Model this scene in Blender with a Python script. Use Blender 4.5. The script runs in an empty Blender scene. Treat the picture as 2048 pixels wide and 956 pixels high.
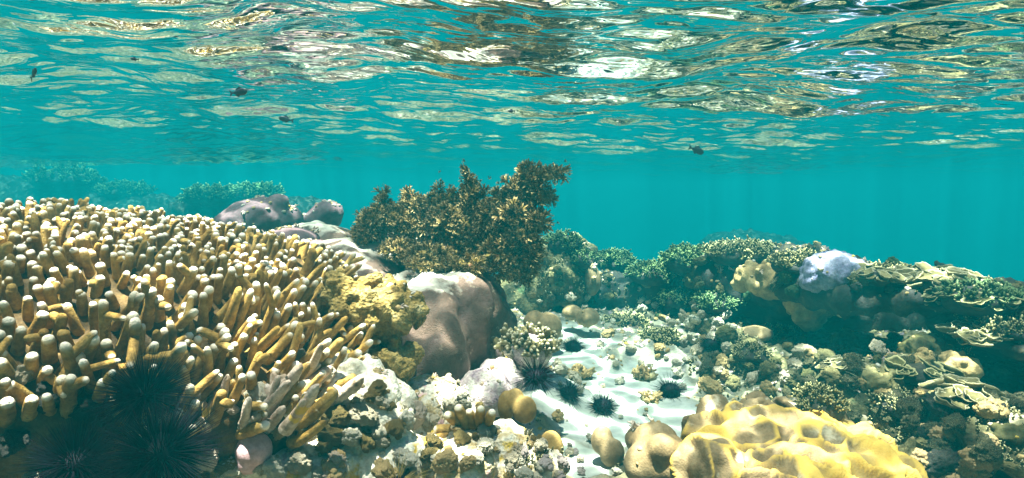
import bpy, bmesh, math, random
import numpy as np
from mathutils import Vector, Matrix
from mathutils.bvhtree import BVHTree

R = math.radians
rnd = random.Random(7)
rng = np.random.default_rng(7)
scene = bpy.context.scene
C = scene.collection

# ------------------------------------------------------------------ camera
F = 1220.0                     # focal length in photo pixels (2048 wide)
PITCH = math.atan(108.0 / F)
cam = bpy.data.cameras.new('camera')
cam.lens = 36.0 * F / 2048.0
cam.sensor_width = 36.0
cam.clip_start = 0.02
cam.clip_end = 300.0
camo = bpy.data.objects.new('camera', cam)
C.objects.link(camo)
camo.location = (0, 0, 0)
camo.rotation_euler = (math.pi / 2 - PITCH, 0, 0)
scene.camera = camo

# ------------------------------------------------------------------ light
SUN = Vector((-0.07, -0.10, 0.95)).normalized()
w = bpy.data.worlds.new('World')
scene.world = w
w.use_nodes = True
nt = w.node_tree
sky = nt.nodes.new('ShaderNodeTexSky')
sky.sky_type = 'NISHITA'
sky.sun_disc = False
sky.sun_elevation = math.asin(SUN.z)
sky.sun_rotation = math.atan2(SUN.x, SUN.y)
bg = nt.nodes['Background']
bg.inputs['Strength'].default_value = 0.05
nt.links.new(sky.outputs['Color'], bg.inputs['Color'])
sl = bpy.data.lights.new('sun', 'SUN')
sl.energy = 5.0
sl.angle = R(0.5)
sl.color = (1.0, 0.90, 0.76)
so = bpy.data.objects.new('sun', sl)
C.objects.link(so)
so.location = (0, 0, 20)
so.rotation_euler = SUN.to_track_quat('Z', 'Y').to_euler()

scene.view_settings.view_transform = 'Standard'
scene.view_settings.look = 'None'
scene.view_settings.exposure = 1.42
scene.view_settings.gamma = 1.0
scene.view_settings.use_curve_mapping = False
cy = scene.cycles
cy.max_bounces = 8
cy.diffuse_bounces = 2
cy.glossy_bounces = 3
cy.transmission_bounces = 4
cy.volume_bounces = 2
cy.transparent_max_bounces = 12
cy.sample_clamp_indirect = 4.0
cy.caustics_reflective = False
cy.caustics_refractive = False
cy.use_denoising = True
cy.use_adaptive_sampling = True

# ------------------------------------------------------------------ noise
def _h(ix, iy, iz, seed):
    n = (ix * 374761393 + iy * 668265263 + iz * 2147483647 + seed * 1274126177) & 0xffffffff
    n = ((n ^ (n >> 13)) * 1274126177) & 0xffffffff
    n = ((n ^ (n >> 16)) * 2246822519) & 0xffffffff
    return ((n ^ (n >> 15)) & 0xffffff) / float(0xffffff)

def vnoise(P, s, seed=0):
    Q = np.asarray(P, float) * s + 100.37
    I = np.floor(Q).astype(np.int64)
    f = Q - I
    f = f * f * f * (f * (f * 6 - 15) + 10)
    r = 0
    for dx in (0, 1):
        wx = f[:, 0] if dx else 1 - f[:, 0]
        for dy in (0, 1):
            wy = f[:, 1] if dy else 1 - f[:, 1]
            for dz in (0, 1):
                wz = f[:, 2] if dz else 1 - f[:, 2]
                r = r + wx * wy * wz * _h(I[:, 0] + dx, I[:, 1] + dy, I[:, 2] + dz, seed)
    return r * 2 - 1

def fbm(P, s, o=4, seed=0, g=0.5):
    r = 0; a = 1.0; t = 0
    for k in range(o):
        r = r + a * vnoise(P, s * 2.03 ** k, seed + k * 17); t += a; a *= g
    return r / t

def worley(P, s, seed=0):
    Q = np.asarray(P, float) * s + 57.3
    I = np.floor(Q).astype(np.int64)
    f1 = np.full(len(Q), 9.0); f2 = f1.copy()
    for dx in (-1, 0, 1):
        for dy in (-1, 0, 1):
            for dz in (-1, 0, 1):
                J = I + np.array([dx, dy, dz])
                c = J + np.stack([_h(J[:, 0], J[:, 1], J[:, 2], seed + k) for k in (1, 2, 3)], 1)
                d = np.linalg.norm(Q - c, axis=1)
                f2 = np.minimum(f2, np.maximum(f1, d)); f1 = np.minimum(f1, d)
    return f1, f2

def sstep(a, b, x):
    t = np.clip((x - a) / (b - a), 0, 1)
    return t * t * (3 - 2 * t)

# ------------------------------------------------------------------ mesh tools
class MB:
    """collects pieces and links them as ONE mesh object"""
    def __init__(s): s.V = []; s.F = []; s.A = []; s.n = 0
    def add(s, V, Fs, a=None):
        V = np.asarray(V, float)
        if not isinstance(Fs, (list, tuple)): Fs = [Fs]
        for f in Fs: s.F.append(np.asarray(f, np.int64) + s.n)
        s.V.append(V); s.n += len(V)
        s.A.append(np.zeros(len(V)) if a is None else np.broadcast_to(np.asarray(a, float), (len(V),)))
        return s
    def build(s, name, mat, parent=None, loc=None, smooth=True):
        V = np.concatenate(s.V); A = np.concatenate(s.A)
        return mk(name, V, s.F, mat, parent, loc, A, smooth)

def rawmesh(name, V, Fs, A=None, smooth=True):
    me = bpy.data.meshes.new(name)
    if not isinstance(Fs, (list, tuple)): Fs = [Fs]
    me.vertices.add(len(V))
    me.vertices.foreach_set('co', np.ascontiguousarray(V, np.float32).ravel())
    li = np.concatenate([f.ravel() for f in Fs])
    tot = np.concatenate([np.full(len(f), f.shape[1]) for f in Fs])
    st = np.concatenate([[0], np.cumsum(tot)[:-1]])
    me.loops.add(len(li)); me.loops.foreach_set('vertex_index', li.astype(np.int32))
    me.polygons.add(len(tot)); me.polygons.foreach_set('loop_start', st.astype(np.int32))
    me.polygons.foreach_set('loop_total', tot.astype(np.int32))
    me.polygons.foreach_set('use_smooth', np.full(len(tot), smooth))
    if A is not None:
        at = me.attributes.new('mark', 'FLOAT', 'POINT')
        at.data.foreach_set('value', np.ascontiguousarray(A, np.float32))
    me.update(calc_edges=True)
    return me

def mk(name, V, Fs, mat, parent=None, loc=None, A=None, smooth=True):
    V = np.array(V, float)
    l = np.zeros(3)
    if parent is not None and loc is None:
        V = V - np.array(parent_world(parent))
    elif loc is not None:
        l = np.array(loc, float); V = V - l
    me = rawmesh(name, V, Fs, A, smooth)
    me.materials.append(mat)
    o = bpy.data.objects.new(name, me); C.objects.link(o)
    o.location = l
    if parent is not None: o.parent = parent
    return o

def parent_world(p):
    l = Vector((0, 0, 0))
    while p is not None:
        l = l + p.location; p = p.parent
    return l

def tag(o, label=None, cat=None, group=None, kind=None):
    if label: o['label'] = label
    if cat: o['category'] = cat
    if group: o['group'] = group
    if kind: o['kind'] = kind
    return o

def thing(name, loc, label, cat, group=None):
    o = bpy.data.objects.new(name, None); C.objects.link(o)
    o.empty_display_size = 0.05
    o.location = Vector(loc)
    return tag(o, label, cat, group)

def copy_tree(o, parent=None):
    c = o.copy(); C.objects.link(c)
    if parent is not None: c.parent = parent
    for ch in list(o.children): copy_tree(ch, c)
    return c

_ico = {}
def ico(n):
    if n not in _ico:
        bm = bmesh.new(); bmesh.ops.create_icosphere(bm, subdivisions=n, radius=1.0)
        V = np.array([v.co[:] for v in bm.verts]); Fc = np.array([[v.index for v in f.verts] for f in bm.faces])
        bm.free(); _ico[n] = (V, Fc)
    return _ico[n]

def read(me):
    V = np.empty(len(me.vertices) * 3, np.float32); me.vertices.foreach_get('co', V); V = V.reshape(-1, 3).astype(float)
    N = np.empty(len(me.vertices) * 3, np.float32); me.vertices.foreach_get('normal', N); N = N.reshape(-1, 3).astype(float)
    return V, N

def blob(balls, voxel, smooth=6, cut=None):
    """balls = [(centre, radii)] merged into one skin; returns V, N, faces"""
    mb = MB(); v0, f0 = ico(4 if len(balls) < 30 else 3)
    for c, r in balls:
        r = np.array(r if hasattr(r, '__len__') else (r, r, r), float)
        mb.add(v0 * r + np.array(c, float), f0)
    me = rawmesh('tmp', np.concatenate(mb.V), mb.F)
    o = bpy.data.objects.new('tmp', me); C.objects.link(o)
    m = o.modifiers.new('r', 'REMESH'); m.mode = 'VOXEL'; m.voxel_size = voxel
    if smooth:
        m2 = o.modifiers.new('s', 'SMOOTH'); m2.iterations = smooth; m2.factor = 0.5
    dg = bpy.context.evaluated_depsgraph_get()
    me2 = bpy.data.meshes.new_from_object(o.evaluated_get(dg))
    V, N = read(me2)
    nl = len(me2.loops); L = np.empty(nl, np.int32); me2.loops.foreach_get('vertex_index', L)
    T = np.empty(len(me2.polygons), np.int32); me2.polygons.foreach_get('loop_total', T)
    S = np.empty(len(me2.polygons), np.int32); me2.polygons.foreach_get('loop_start', S)
    Fs = []
    for k in (3, 4):
        s = S[T == k]
        if len(s): Fs.append(L[s[:, None] + np.arange(k)].astype(np.int64))
    bpy.data.objects.remove(o); bpy.data.meshes.remove(me); bpy.data.meshes.remove(me2)
    return V, N, Fs

def frame_from(z):
    z = np.asarray(z, float); z = z / np.linalg.norm(z, axis=-1, keepdims=True)
    a = np.where(np.abs(z[..., 2:3]) < 0.9, np.array([0., 0, 1]), np.array([1., 0, 0]))
    x = np.cross(a, z); x = x / np.linalg.norm(x, axis=-1, keepdims=True)
    y = np.cross(z, x)
    return np.stack([x, y, z], -1)

def tube(pts, rad, sides=8, a=None):
    pts = np.asarray(pts, float); rad = np.asarray(rad, float); n = len(pts)
    t = np.gradient(pts, axis=0); fr = frame_from(t[0])
    V = []
    x = fr[:, 0]
    th = np.linspace(0, 2 * np.pi, sides, endpoint=False)
    for i in range(n):
        z = t[i] / (np.linalg.norm(t[i]) + 1e-9)
        x = x - z * np.dot(x, z); x /= np.linalg.norm(x); y = np.cross(z, x)
        V.append(pts[i] + rad[i] * (np.cos(th)[:, None] * x + np.sin(th)[:, None] * y))
    V = np.concatenate(V + [pts[-1:] + t[-1] / (np.linalg.norm(t[-1]) + 1e-9) * rad[-1] * 0.5])
    i = np.arange(n - 1)[:, None] * sides; j = np.arange(sides)[None]; j2 = (j + 1) % sides
    q = np.stack([i + j, i + j2, i + sides + j2, i + sides + j], -1).reshape(-1, 4)
    b = (n - 1) * sides
    tri = np.stack([b + np.arange(sides), b + (np.arange(sides) + 1) % sides, np.full(sides, n * sides)], -1)
    A = np.concatenate([np.repeat(np.linspace(0, 1, n) if a is None else a, sides), [1.0 if a is None else a[-1]]])
    return V, [q, tri], A

def scatter(tmpl, M, pos, a=None):
    """tmpl = (V, Fs, A); M (n,3,3), pos (n,3): one big piece"""
    V, Fs, A = tmpl
    n = len(pos); k = len(V)
    W = np.einsum('nij,kj->nki', M, V) + pos[:, None]
    out = [(f[None] + (np.arange(n) * k)[:, None, None]).reshape(-1, f.shape[1]) for f in Fs]
    AA = np.tile(A, n) if a is None else np.repeat(a, k) + 0 * np.tile(A, n)
    return W.reshape(-1, 3), out, AA

# ------------------------------------------------------------------ materials
def nodes(name):
    m = bpy.data.materials.new(name); m.use_nodes = True
    t = m.node_tree; t.nodes.clear()
    return m, t

def N(t, kind, **kw):
    n = t.nodes.new(kind)
    for k, v in kw.items():
        if k in n.inputs.keys(): n.inputs[k].default_value = v
        else: setattr(n, k, v)
    return n

def ramp(t, fac, stops, interp='LINEAR'):
    r = t.nodes.new('ShaderNodeValToRGB'); r.color_ramp.interpolation = interp
    e = r.color_ramp.elements
    while len(e) < len(stops): e.new(0.5)
    for i, (p, c) in enumerate(stops):
        e[i].position = p; e[i].color = (*c, 1) if len(c) == 3 else c
    t.links.new(fac, r.inputs[0])
    return r.outputs[0]

def mix(t, f, a, b, mode='MIX'):
    m = t.nodes.new('ShaderNodeMix'); m.data_type = 'RGBA'; m.blend_type = mode
    for s, v in ((m.inputs[0], f), (m.inputs[6], a), (m.inputs[7], b)):
        if hasattr(v, 'is_output'): t.links.new(v, s)
        else: s.default_value = v if not isinstance(v, tuple) or len(v) == 4 else (*v, 1)
    return m.outputs[2]

def math_(t, op, a, b=None, clamp=False):
    m = t.nodes.new('ShaderNodeMath'); m.operation = op; m.use_clamp = clamp
    for s, v in ((m.inputs[0], a), (m.inputs[1], b)):
        if v is None: continue
        if hasattr(v, 'is_output'): t.links.new(v, s)
        else: s.default_value = v
    return m.outputs[0]

def coral(name, stops, scale=25, bump=0.5, bscale=120, pits=0, pscale=200, tip=None, tip0=0.7, tip1=1.0,
          speck=None, sed=None, sed0=0.5, sed1=0.85, rough=0.75, rand=0.25, dist=0.004):
    m, t = nodes(name)
    tc = N(t, 'ShaderNodeTexCoord').outputs['Object']
    oi = N(t, 'ShaderNodeObjectInfo')
    va = t.nodes.new('ShaderNodeVectorMath'); va.operation = 'ADD'
    t.links.new(tc, va.inputs[0]); t.links.new(oi.outputs['Random'], va.inputs[1]); v = va.outputs[0]
    n1 = N(t, 'ShaderNodeTexNoise', Scale=scale, Detail=6.0, Roughness=0.62); t.links.new(v, n1.inputs['Vector'])
    col = ramp(t, n1.outputs['Fac'], stops)
    n2 = N(t, 'ShaderNodeTexNoise', Scale=scale * 4.3, Detail=4.0, Roughness=0.7); t.links.new(v, n2.inputs['Vector'])
    col = mix(t, 1.0, col, ramp(t, n2.outputs['Fac'], [(0.3, (0.62, 0.6, 0.56)), (0.7, (1.3, 1.3, 1.32))]), 'MULTIPLY')
    if speck:
        for k, (c, th, sc) in enumerate(speck):
            n3 = N(t, 'ShaderNodeTexNoise', Scale=sc, Detail=5.0, Roughness=0.6)
            vb = t.nodes.new('ShaderNodeVectorMath'); vb.operation = 'ADD'; vb.inputs[1].default_value = (3.1 * k + 7, 1.7 * k, 5.3)
            t.links.new(v, vb.inputs[0]); t.links.new(vb.outputs[0], n3.inputs['Vector'])
            col = mix(t, ramp(t, n3.outputs['Fac'], [(th, (0, 0, 0)), (th + 0.06, (1, 1, 1))]), col, c)
    if tip:
        a = N(t, 'ShaderNodeAttribute', attribute_name='mark')
        mr = N(t, 'ShaderNodeMapRange'); mr.interpolation_type = 'SMOOTHSTEP'
        mr.inputs[1].default_value = tip0; mr.inputs[2].default_value = tip1
        t.links.new(a.outputs['Fac'], mr.inputs[0])
        col = mix(t, mr.outputs[0], col, tip)
    if sed:
        g = N(t, 'ShaderNodeNewGeometry')
        sx = N(t, 'ShaderNodeSeparateXYZ'); t.links.new(g.outputs['Normal'], sx.inputs[0])
        f = math_(t, 'ADD', sx.outputs['Z'], math_(t, 'MULTIPLY', math_(t, 'SUBTRACT', n1.outputs['Fac'], 0.5), 1.2))
        mr = N(t, 'ShaderNodeMapRange'); mr.inputs[1].default_value = sed0; mr.inputs[2].default_value = sed1
        t.links.new(f, mr.inputs[0])
        col = mix(t, mr.outputs[0], col, sed)
    if rand:
        rr = ramp(t, oi.outputs['Random'], [(0, (1 - rand,) * 3), (0.5, (1.0, 0.97, 0.9)), (1, (1 + rand,) * 3)])
        col = mix(t, 1.0, col, rr, 'MULTIPLY')
    p = N(t, 'ShaderNodeBsdfPrincipled', Roughness=rough)
    p.inputs['Specular IOR Level'].default_value = 0.25
    t.links.new(col, p.inputs['Base Color'])
    nb = N(t, 'ShaderNodeTexNoise', Scale=bscale, Detail=5.0, Roughness=0.6); t.links.new(v, nb.inputs['Vector'])
    h = nb.outputs['Fac']
    if pits:
        vo = N(t, 'ShaderNodeTexVoronoi', Scale=pscale); t.links.new(v, vo.inputs['Vector'])
        h = math_(t, 'ADD', h, math_(t, 'MULTIPLY', vo.outputs['Distance'], pits))
    b = N(t, 'ShaderNodeBump', Strength=bump, Distance=dist)
    t.links.new(h, b.inputs['Height']); t.links.new(b.outputs[0], p.inputs['Normal'])
    o = N(t, 'ShaderNodeOutputMaterial'); t.links.new(p.outputs[0], o.inputs[0])
    return m

WHITE = (0.74, 0.70, 0.62)
CREAM = (0.55, 0.47, 0.33)
LILAC = (0.42, 0.31, 0.36)
PINK = (0.55, 0.33, 0.36)
OCHRE = (0.38, 0.23, 0.05)
YEL = (0.62, 0.42, 0.06)
BROWN = (0.14, 0.085, 0.035)
DARK = (0.04, 0.03, 0.02)
OLIVE = (0.14, 0.13, 0.05)

M = {}
M['finger'] = coral('finger_coral', [(0.3, (0.13, 0.065, 0.010)), (0.5, (0.33, 0.20, 0.045)), (0.7, (0.50, 0.35, 0.12))],
                    scale=30, bump=0.7, bscale=380, dist=0.003, speck=[((0.18, 0.12, 0.03), 0.62, 60)], tip=(0.84, 0.76, 0.64), tip0=0.86, tip1=1.0, rand=0.2)
M['colony'] = coral('colony_skin', [(0.3, (0.03, 0.015, 0.006)), (0.5, (0.08, 0.045, 0.012)), (0.7, (0.2, 0.12, 0.04))], scale=22, bump=0.8, bscale=150, rand=0)
M['crust'] = coral('crust', [(0.3, (0.10, 0.06, 0.03)), (0.5, (0.30, 0.2, 0.1)), (0.65, CREAM)], scale=22, bump=0.8, bscale=150,
                   speck=[(LILAC, 0.60, 30)], rand=0.15)
M['deadbranch'] = coral('dead_branch', [(0.3, (0.16, 0.10, 0.05)), (0.45, (0.5, 0.38, 0.30)), (0.65, (0.72, 0.62, 0.56))], scale=26, bump=0.8, bscale=150, speck=[(YEL, 0.62, 24)], rand=0.2)
M['rubble'] = coral('rubble', [(0.30, BROWN), (0.42, (0.5, 0.38, 0.2)), (0.55, WHITE), (0.75, (0.72, 0.62, 0.56))], scale=28, bump=0.9, bscale=130, pits=0.5, pscale=160,
                    speck=[(YEL, 0.58, 18), (PINK, 0.60, 26), (DARK, 0.62, 40)], rand=0.3)
M['pinkrock'] = coral('pink_rock', [(0.3, DARK), (0.40, LILAC), (0.5, (0.62, 0.5, 0.5)), (0.62, WHITE)], scale=40, bump=1.0, bscale=160,
                      speck=[(DARK, 0.60, 45)], rand=0.1)
M['darkrock'] = coral('dark_rock', [(0.3, (0.010, 0.010, 0.012)), (0.55, (0.028, 0.025, 0.022)), (0.74, (0.11, 0.09, 0.05))], scale=16, bump=0.9,
                      bscale=90, speck=[(CREAM, 0.66, 24)], rand=0.2)  # rock tones taken near black, painting in extra shade for the hollows
M['porites'] = coral('porites', [(0.32, (0.055, 0.034, 0.027)), (0.5, (0.115, 0.072, 0.054)), (0.7, (0.17, 0.11, 0.105))], scale=9, bump=0.6,
                     bscale=200, pits=0.4, pscale=500, sed=(0.72, 0.68, 0.58), sed0=0.86, sed1=1.08, rand=0.05, dist=0.005, speck=[((0.34, 0.27, 0.2), 0.62, 22), ((0.05, 0.03, 0.03), 0.64, 14)])
M['mauve'] = coral('mauve', [(0.3, (0.09, 0.05, 0.06)), (0.6, (0.17, 0.10, 0.12)), (0.8, (0.25, 0.17, 0.18))], scale=12, bump=0.4, bscale=200, rand=0.1)
M['lobe'] = coral('lobe', [(0.3, (0.17, 0.11, 0.05)), (0.55, (0.30, 0.21, 0.11)), (0.75, (0.40, 0.30, 0.18))], scale=14, bump=0.35, bscale=300,
                  pits=0.8, pscale=330, rand=0.22, dist=0.002)
M['ochre_lobe'] = coral('ochre_lobe', [(0.3, (0.15, 0.09, 0.025)), (0.55, (0.29, 0.19, 0.06)), (0.8, (0.42, 0.30, 0.12))], scale=12, bump=0.3,
                        bscale=300, pits=0.6, pscale=400, rand=0.2, dist=0.002)
M['pink_lobe'] = coral('pink_lobe', [(0.3, (0.5, 0.3, 0.34)), (0.6, (0.66, 0.46, 0.5)), (0.8, (0.5, 0.42, 0.2))], scale=14, bump=0.3, bscale=240, rand=0.05)
M['yellow'] = coral('yellow_knobs', [(0.3, (0.13, 0.08, 0.02)), (0.48, (0.32, 0.22, 0.06)), (0.62, (0.48, 0.36, 0.13)), (0.8, (0.66, 0.6, 0.42))],
                    scale=26, bump=1.0, bscale=150, pits=0.9, pscale=140, rand=0.1, dist=0.008)
M['ridge'] = coral('ridge_coral', [(0.3, (0.12, 0.075, 0.035)), (0.5, (0.22, 0.15, 0.075)), (0.7, (0.34, 0.25, 0.14))], scale=14, bump=0.35, pits=0.6, pscale=300,
                   bscale=260, tip=(0.74, 0.47, 0.09), tip0=0.2, tip1=0.9, rand=0.0, dist=0.003, speck=[((0.5, 0.42, 0.3), 0.6, 12)])
M['green'] = coral('green_branches', [(0.3, (0.012, 0.028, 0.012)), (0.6, (0.035, 0.075, 0.025)), (0.8, (0.09, 0.15, 0.05))], scale=20, bump=0.4,
                   bscale=300, tip=(0.26, 0.36, 0.16), tip0=0.7, tip1=1.0, rand=0.25)
M['olive'] = coral('olive_branches', [(0.3, (0.03, 0.028, 0.01)), (0.6, (0.10, 0.09, 0.03)), (0.8, (0.22, 0.20, 0.08))], scale=20, bump=0.4,
                   bscale=300, tip=(0.55, 0.50, 0.27), tip0=0.75, tip1=1.0, rand=0.25)
M['tan'] = coral('tan_lobes', [(0.3, (0.2, 0.13, 0.05)), (0.55, (0.42, 0.3, 0.14)), (0.8, (0.6, 0.47, 0.25))], scale=16, bump=0.6, bscale=160, rand=0.2)
M['purple'] = coral('purple_coral', [(0.3, (0.10, 0.10, 0.19)), (0.5, (0.24, 0.24, 0.38)), (0.7, (0.46, 0.46, 0.6))], scale=30, bump=0.8, bscale=160, rand=0.0)
M['algae'] = coral('brown_algae', [(0.3, (0.045, 0.028, 0.008)), (0.5, (0.14, 0.095, 0.022)), (0.66, (0.25, 0.18, 0.035)), (0.8, (0.34, 0.26, 0.08))],
                   scale=28, bump=0.3, bscale=300, tip=(0.42, 0.31, 0.15), tip0=0.65, tip1=1.0,
                   speck=[((0.2, 0.07, 0.04), 0.62, 30)], rand=0.15)
M['reef'] = coral('reef_rock', [(0.32, (0.02, 0.02, 0.015)), (0.48, (0.09, 0.08, 0.035)), (0.6, (0.28, 0.24, 0.12)), (0.74, (0.6, 0.55, 0.42))], scale=12, bump=1.0, bscale=90,
                  pits=0.5, pscale=80, speck=[((0.05, 0.08, 0.03), 0.60, 14), (LILAC, 0.64, 20)], sed=(0.5, 0.46, 0.34), sed0=0.95, sed1=1.25, rand=0.1, dist=0.008)
M['plate'] = coral('plate_coral', [(0.3, (0.07, 0.06, 0.02)), (0.55, (0.19, 0.16, 0.07)), (0.8, (0.36, 0.31, 0.17))], scale=18, bump=0.7, bscale=150,
                   tip=(0.5, 0.46, 0.32), tip0=0.88, tip1=1.0, rand=0.2)
M['white'] = coral('dead_coral', [(0.28, CREAM), (0.45, (0.78, 0.73, 0.62)), (0.8, (0.84, 0.81, 0.74))], scale=22, bump=0.9, bscale=120, pits=0.4,
                   pscale=120, speck=[(YEL, 0.57, 16), (PINK, 0.63, 22), ((0.3, 0.26, 0.12), 0.62, 30)], rand=0.15)

def urchin_mat():
    m, t = nodes('urchin_black')
    p = N(t, 'ShaderNodeBsdfPrincipled', Roughness=0.6); p.inputs['Base Color'].default_value = (0.006, 0.004, 0.008, 1)
    p.inputs['Specular IOR Level'].default_value = 0.04
    o = N(t, 'ShaderNodeOutputMaterial'); t.links.new(p.outputs[0], o.inputs[0]); return m
M['urchin'] = urchin_mat()
M['yspine'] = coral('tan_spine', [(0.3, (0.4, 0.25, 0.05)), (0.7, (0.6, 0.48, 0.2))], scale=80, bump=0.2)

def fish_mat():
    m, t = nodes('fish_skin')
    tc = N(t, 'ShaderNodeTexCoord').outputs['Object']
    n = N(t, 'ShaderNodeTexNoise', Scale=60.0); t.links.new(tc, n.inputs['Vector'])
    p = N(t, 'ShaderNodeBsdfPrincipled', Roughness=0.4)
    t.links.new(ramp(t, n.outputs['Fac'], [(0.3, (0.004, 0.008, 0.02)), (0.8, (0.02, 0.03, 0.05))]), p.inputs['Base Color'])
    o = N(t, 'ShaderNodeOutputMaterial'); t.links.new(p.outputs[0], o.inputs[0]); return m
M['fish'] = fish_mat()

def seabed_mat():
    m, t = nodes('seabed')
    tc = N(t, 'ShaderNodeTexCoord').outputs['Object']
    n1 = N(t, 'ShaderNodeTexNoise', Scale=9.0, Detail=8.0, Roughness=0.65); t.links.new(tc, n1.inputs['Vector'])
    n2 = N(t, 'ShaderNodeTexNoise', Scale=60.0, Detail=6.0, Roughness=0.7); t.links.new(tc, n2.inputs['Vector'])
    n3 = N(t, 'ShaderNodeTexNoise', Scale=17.0, Detail=5.0); t.links.new(tc, n3.inputs['Vector'])
    rock = ramp(t, n1.outputs['Fac'], [(0.32, (0.03, 0.028, 0.015)), (0.46, (0.12, 0.10, 0.05)), (0.58, (0.36, 0.30, 0.18)), (0.74, (0.66, 0.6, 0.5))])
    rock = mix(t, ramp(t, n3.outputs['Fac'], [(0.58, (0, 0, 0)), (0.66, (1, 1, 1))]), rock, LILAC)
    rock = mix(t, 1.0, rock, ramp(t, n2.outputs['Fac'], [(0.3, (0.5, 0.5, 0.48)), (0.7, (1.35, 1.35, 1.35))]), 'MULTIPLY')
    sand = ramp(t, n2.outputs['Fac'], [(0.3, (0.36, 0.37, 0.33)), (0.7, (0.50, 0.51, 0.47))])
    sand = mix(t, ramp(t, n1.outputs['Fac'], [(0.45, (0, 0, 0)), (0.62, (.6, .6, .6))]), sand, (0.36, 0.40, 0.33))
    a = N(t, 'ShaderNodeAttribute', attribute_name='mark')
    col = mix(t, a.outputs['Fac'], rock, sand)
    p = N(t, 'ShaderNodeBsdfPrincipled', Roughness=0.85); p.inputs['Specular IOR Level'].default_value = 0.1
    t.links.new(col, p.inputs['Base Color'])
    hb = math_(t, 'MULTIPLY', n2.outputs['Fac'], math_(t, 'SUBTRACT', 1.15, a.outputs['Fac']))
    b = N(t, 'ShaderNodeBump', Strength=0.9, Distance=0.012); t.links.new(hb, b.inputs['Height'])
    t.links.new(b.outputs[0], p.inputs['Normal'])
    o = N(t, 'ShaderNodeOutputMaterial'); t.links.new(p.outputs[0], o.inputs[0]); return m
M['seabed'] = seabed_mat()

def water_mat():
    """a clear water surface: Fresnel (total reflection past the critical angle from below), the rest of the light
    passes through a Voronoi colour net, painted to imitate light focused by ripples"""
    m, t = nodes('water_surface')
    fr = N(t, 'ShaderNodeFresnel', IOR=1.33)
    tc = N(t, 'ShaderNodeTexCoord').outputs['Object']
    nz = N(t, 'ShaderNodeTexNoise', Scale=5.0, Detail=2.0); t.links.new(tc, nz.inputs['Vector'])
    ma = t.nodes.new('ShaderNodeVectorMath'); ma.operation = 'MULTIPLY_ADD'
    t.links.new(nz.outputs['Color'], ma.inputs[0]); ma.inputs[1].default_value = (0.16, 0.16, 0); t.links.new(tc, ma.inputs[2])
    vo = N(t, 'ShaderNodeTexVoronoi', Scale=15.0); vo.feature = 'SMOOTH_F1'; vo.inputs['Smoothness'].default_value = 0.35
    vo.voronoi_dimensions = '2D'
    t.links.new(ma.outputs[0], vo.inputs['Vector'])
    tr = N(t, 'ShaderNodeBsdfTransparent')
    t.links.new(ramp(t, vo.outputs['Distance'], [(0.12, (0.45,) * 3), (0.45, (0.75,) * 3), (0.66, (3.0,) * 3)]), tr.inputs[0])  # caustic net painted into the transmission colour, dimming and boosting the sunlight
    gl = N(t, 'ShaderNodeBsdfGlossy', Roughness=0.0); gl.inputs[0].default_value = (0.96, 0.98, 0.98, 1)
    rp = N(t, 'ShaderNodeMapping'); rp.inputs['Scale'].default_value = (1.0, 1.6, 1.0); t.links.new(tc, rp.inputs['Vector'])
    rn = N(t, 'ShaderNodeTexNoise', Scale=13.0, Detail=2.5, Roughness=0.5, Distortion=0.6); t.links.new(rp.outputs[0], rn.inputs['Vector'])
    bu = N(t, 'ShaderNodeBump', Strength=1.0, Distance=0.0034); t.links.new(rn.outputs['Fac'], bu.inputs['Height'])
    t.links.new(bu.outputs[0], gl.inputs['Normal']); t.links.new(bu.outputs[0], fr.inputs['Normal'])
    mx = N(t, 'ShaderNodeMixShader')
    t.links.new(fr.outputs[0], mx.inputs[0]); t.links.new(tr.outputs[0], mx.inputs[1]); t.links.new(gl.outputs[0], mx.inputs[2])
    o = N(t, 'ShaderNodeOutputMaterial'); t.links.new(mx.outputs[0], o.inputs[0]); return m
M['water'] = water_mat()

# ------------------------------------------------------------------ layout helpers
def P(px, py, Y):
    """the world point at depth Y that the photo shows at (px, py)"""
    c, s = math.cos(PITCH), math.sin(PITCH)
    u = (478 - py) / F
    d = Vector(((px - 1024) / F, c + s * u, -s + c * u))
    return d * (Y / d.y)

def Pn(px, py, Y): return np.array(P(px, py, Y)[:])

# ------------------------------------------------------------------ water surface
def wave_height(x, y, res):
    z = 0.20 + 0 * x
    z += 0.035 * np.sin(1.1 * x - 0.25 * y + 3.6)
    z += 0.075 * sstep(-0.2, -3.0, x) * sstep(0.5, 3.0, y)
    g = np.random.default_rng(11)
    for k in range(96):
        lam = 0.045 * (24 ** g.random())
        base = g.choice([1.35, 0.15, 0.75, 1.8], p=[0.4, 0.2, 0.2, 0.2])
        an = base + g.normal(0, 0.30)
        kk = 2 * math.pi / lam
        amp = (lam if lam < .3 else .3 + (lam - .3) * .8) * 0.0056 * (0.6 + 0.8 * g.random()) * (1.0 if lam > 0.14 else 0.75)
        ph = g.random() * 6.283
        fade = np.exp(-(res * 2.2 / lam) ** 2)
        wob = 0.35 * np.sin(x * (1.3 + g.random()) + y * (0.9 + g.random()) + ph * 2)
        env = 0.65 + 0.5 * np.sin(x * (2 + 3 * g.random()) * .7 + y * (1 + 3 * g.random()) * .5 + ph * 3)
        arg = kk * (x * math.cos(an) + y * math.sin(an)) + ph + wob * 2
        z = z + amp * (1 + .4 * sstep(1.0, 3.0, np.hypot(x, y))) * fade * env * np.sin(arg + 0.35 * np.sin(arg))
    return z

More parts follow.
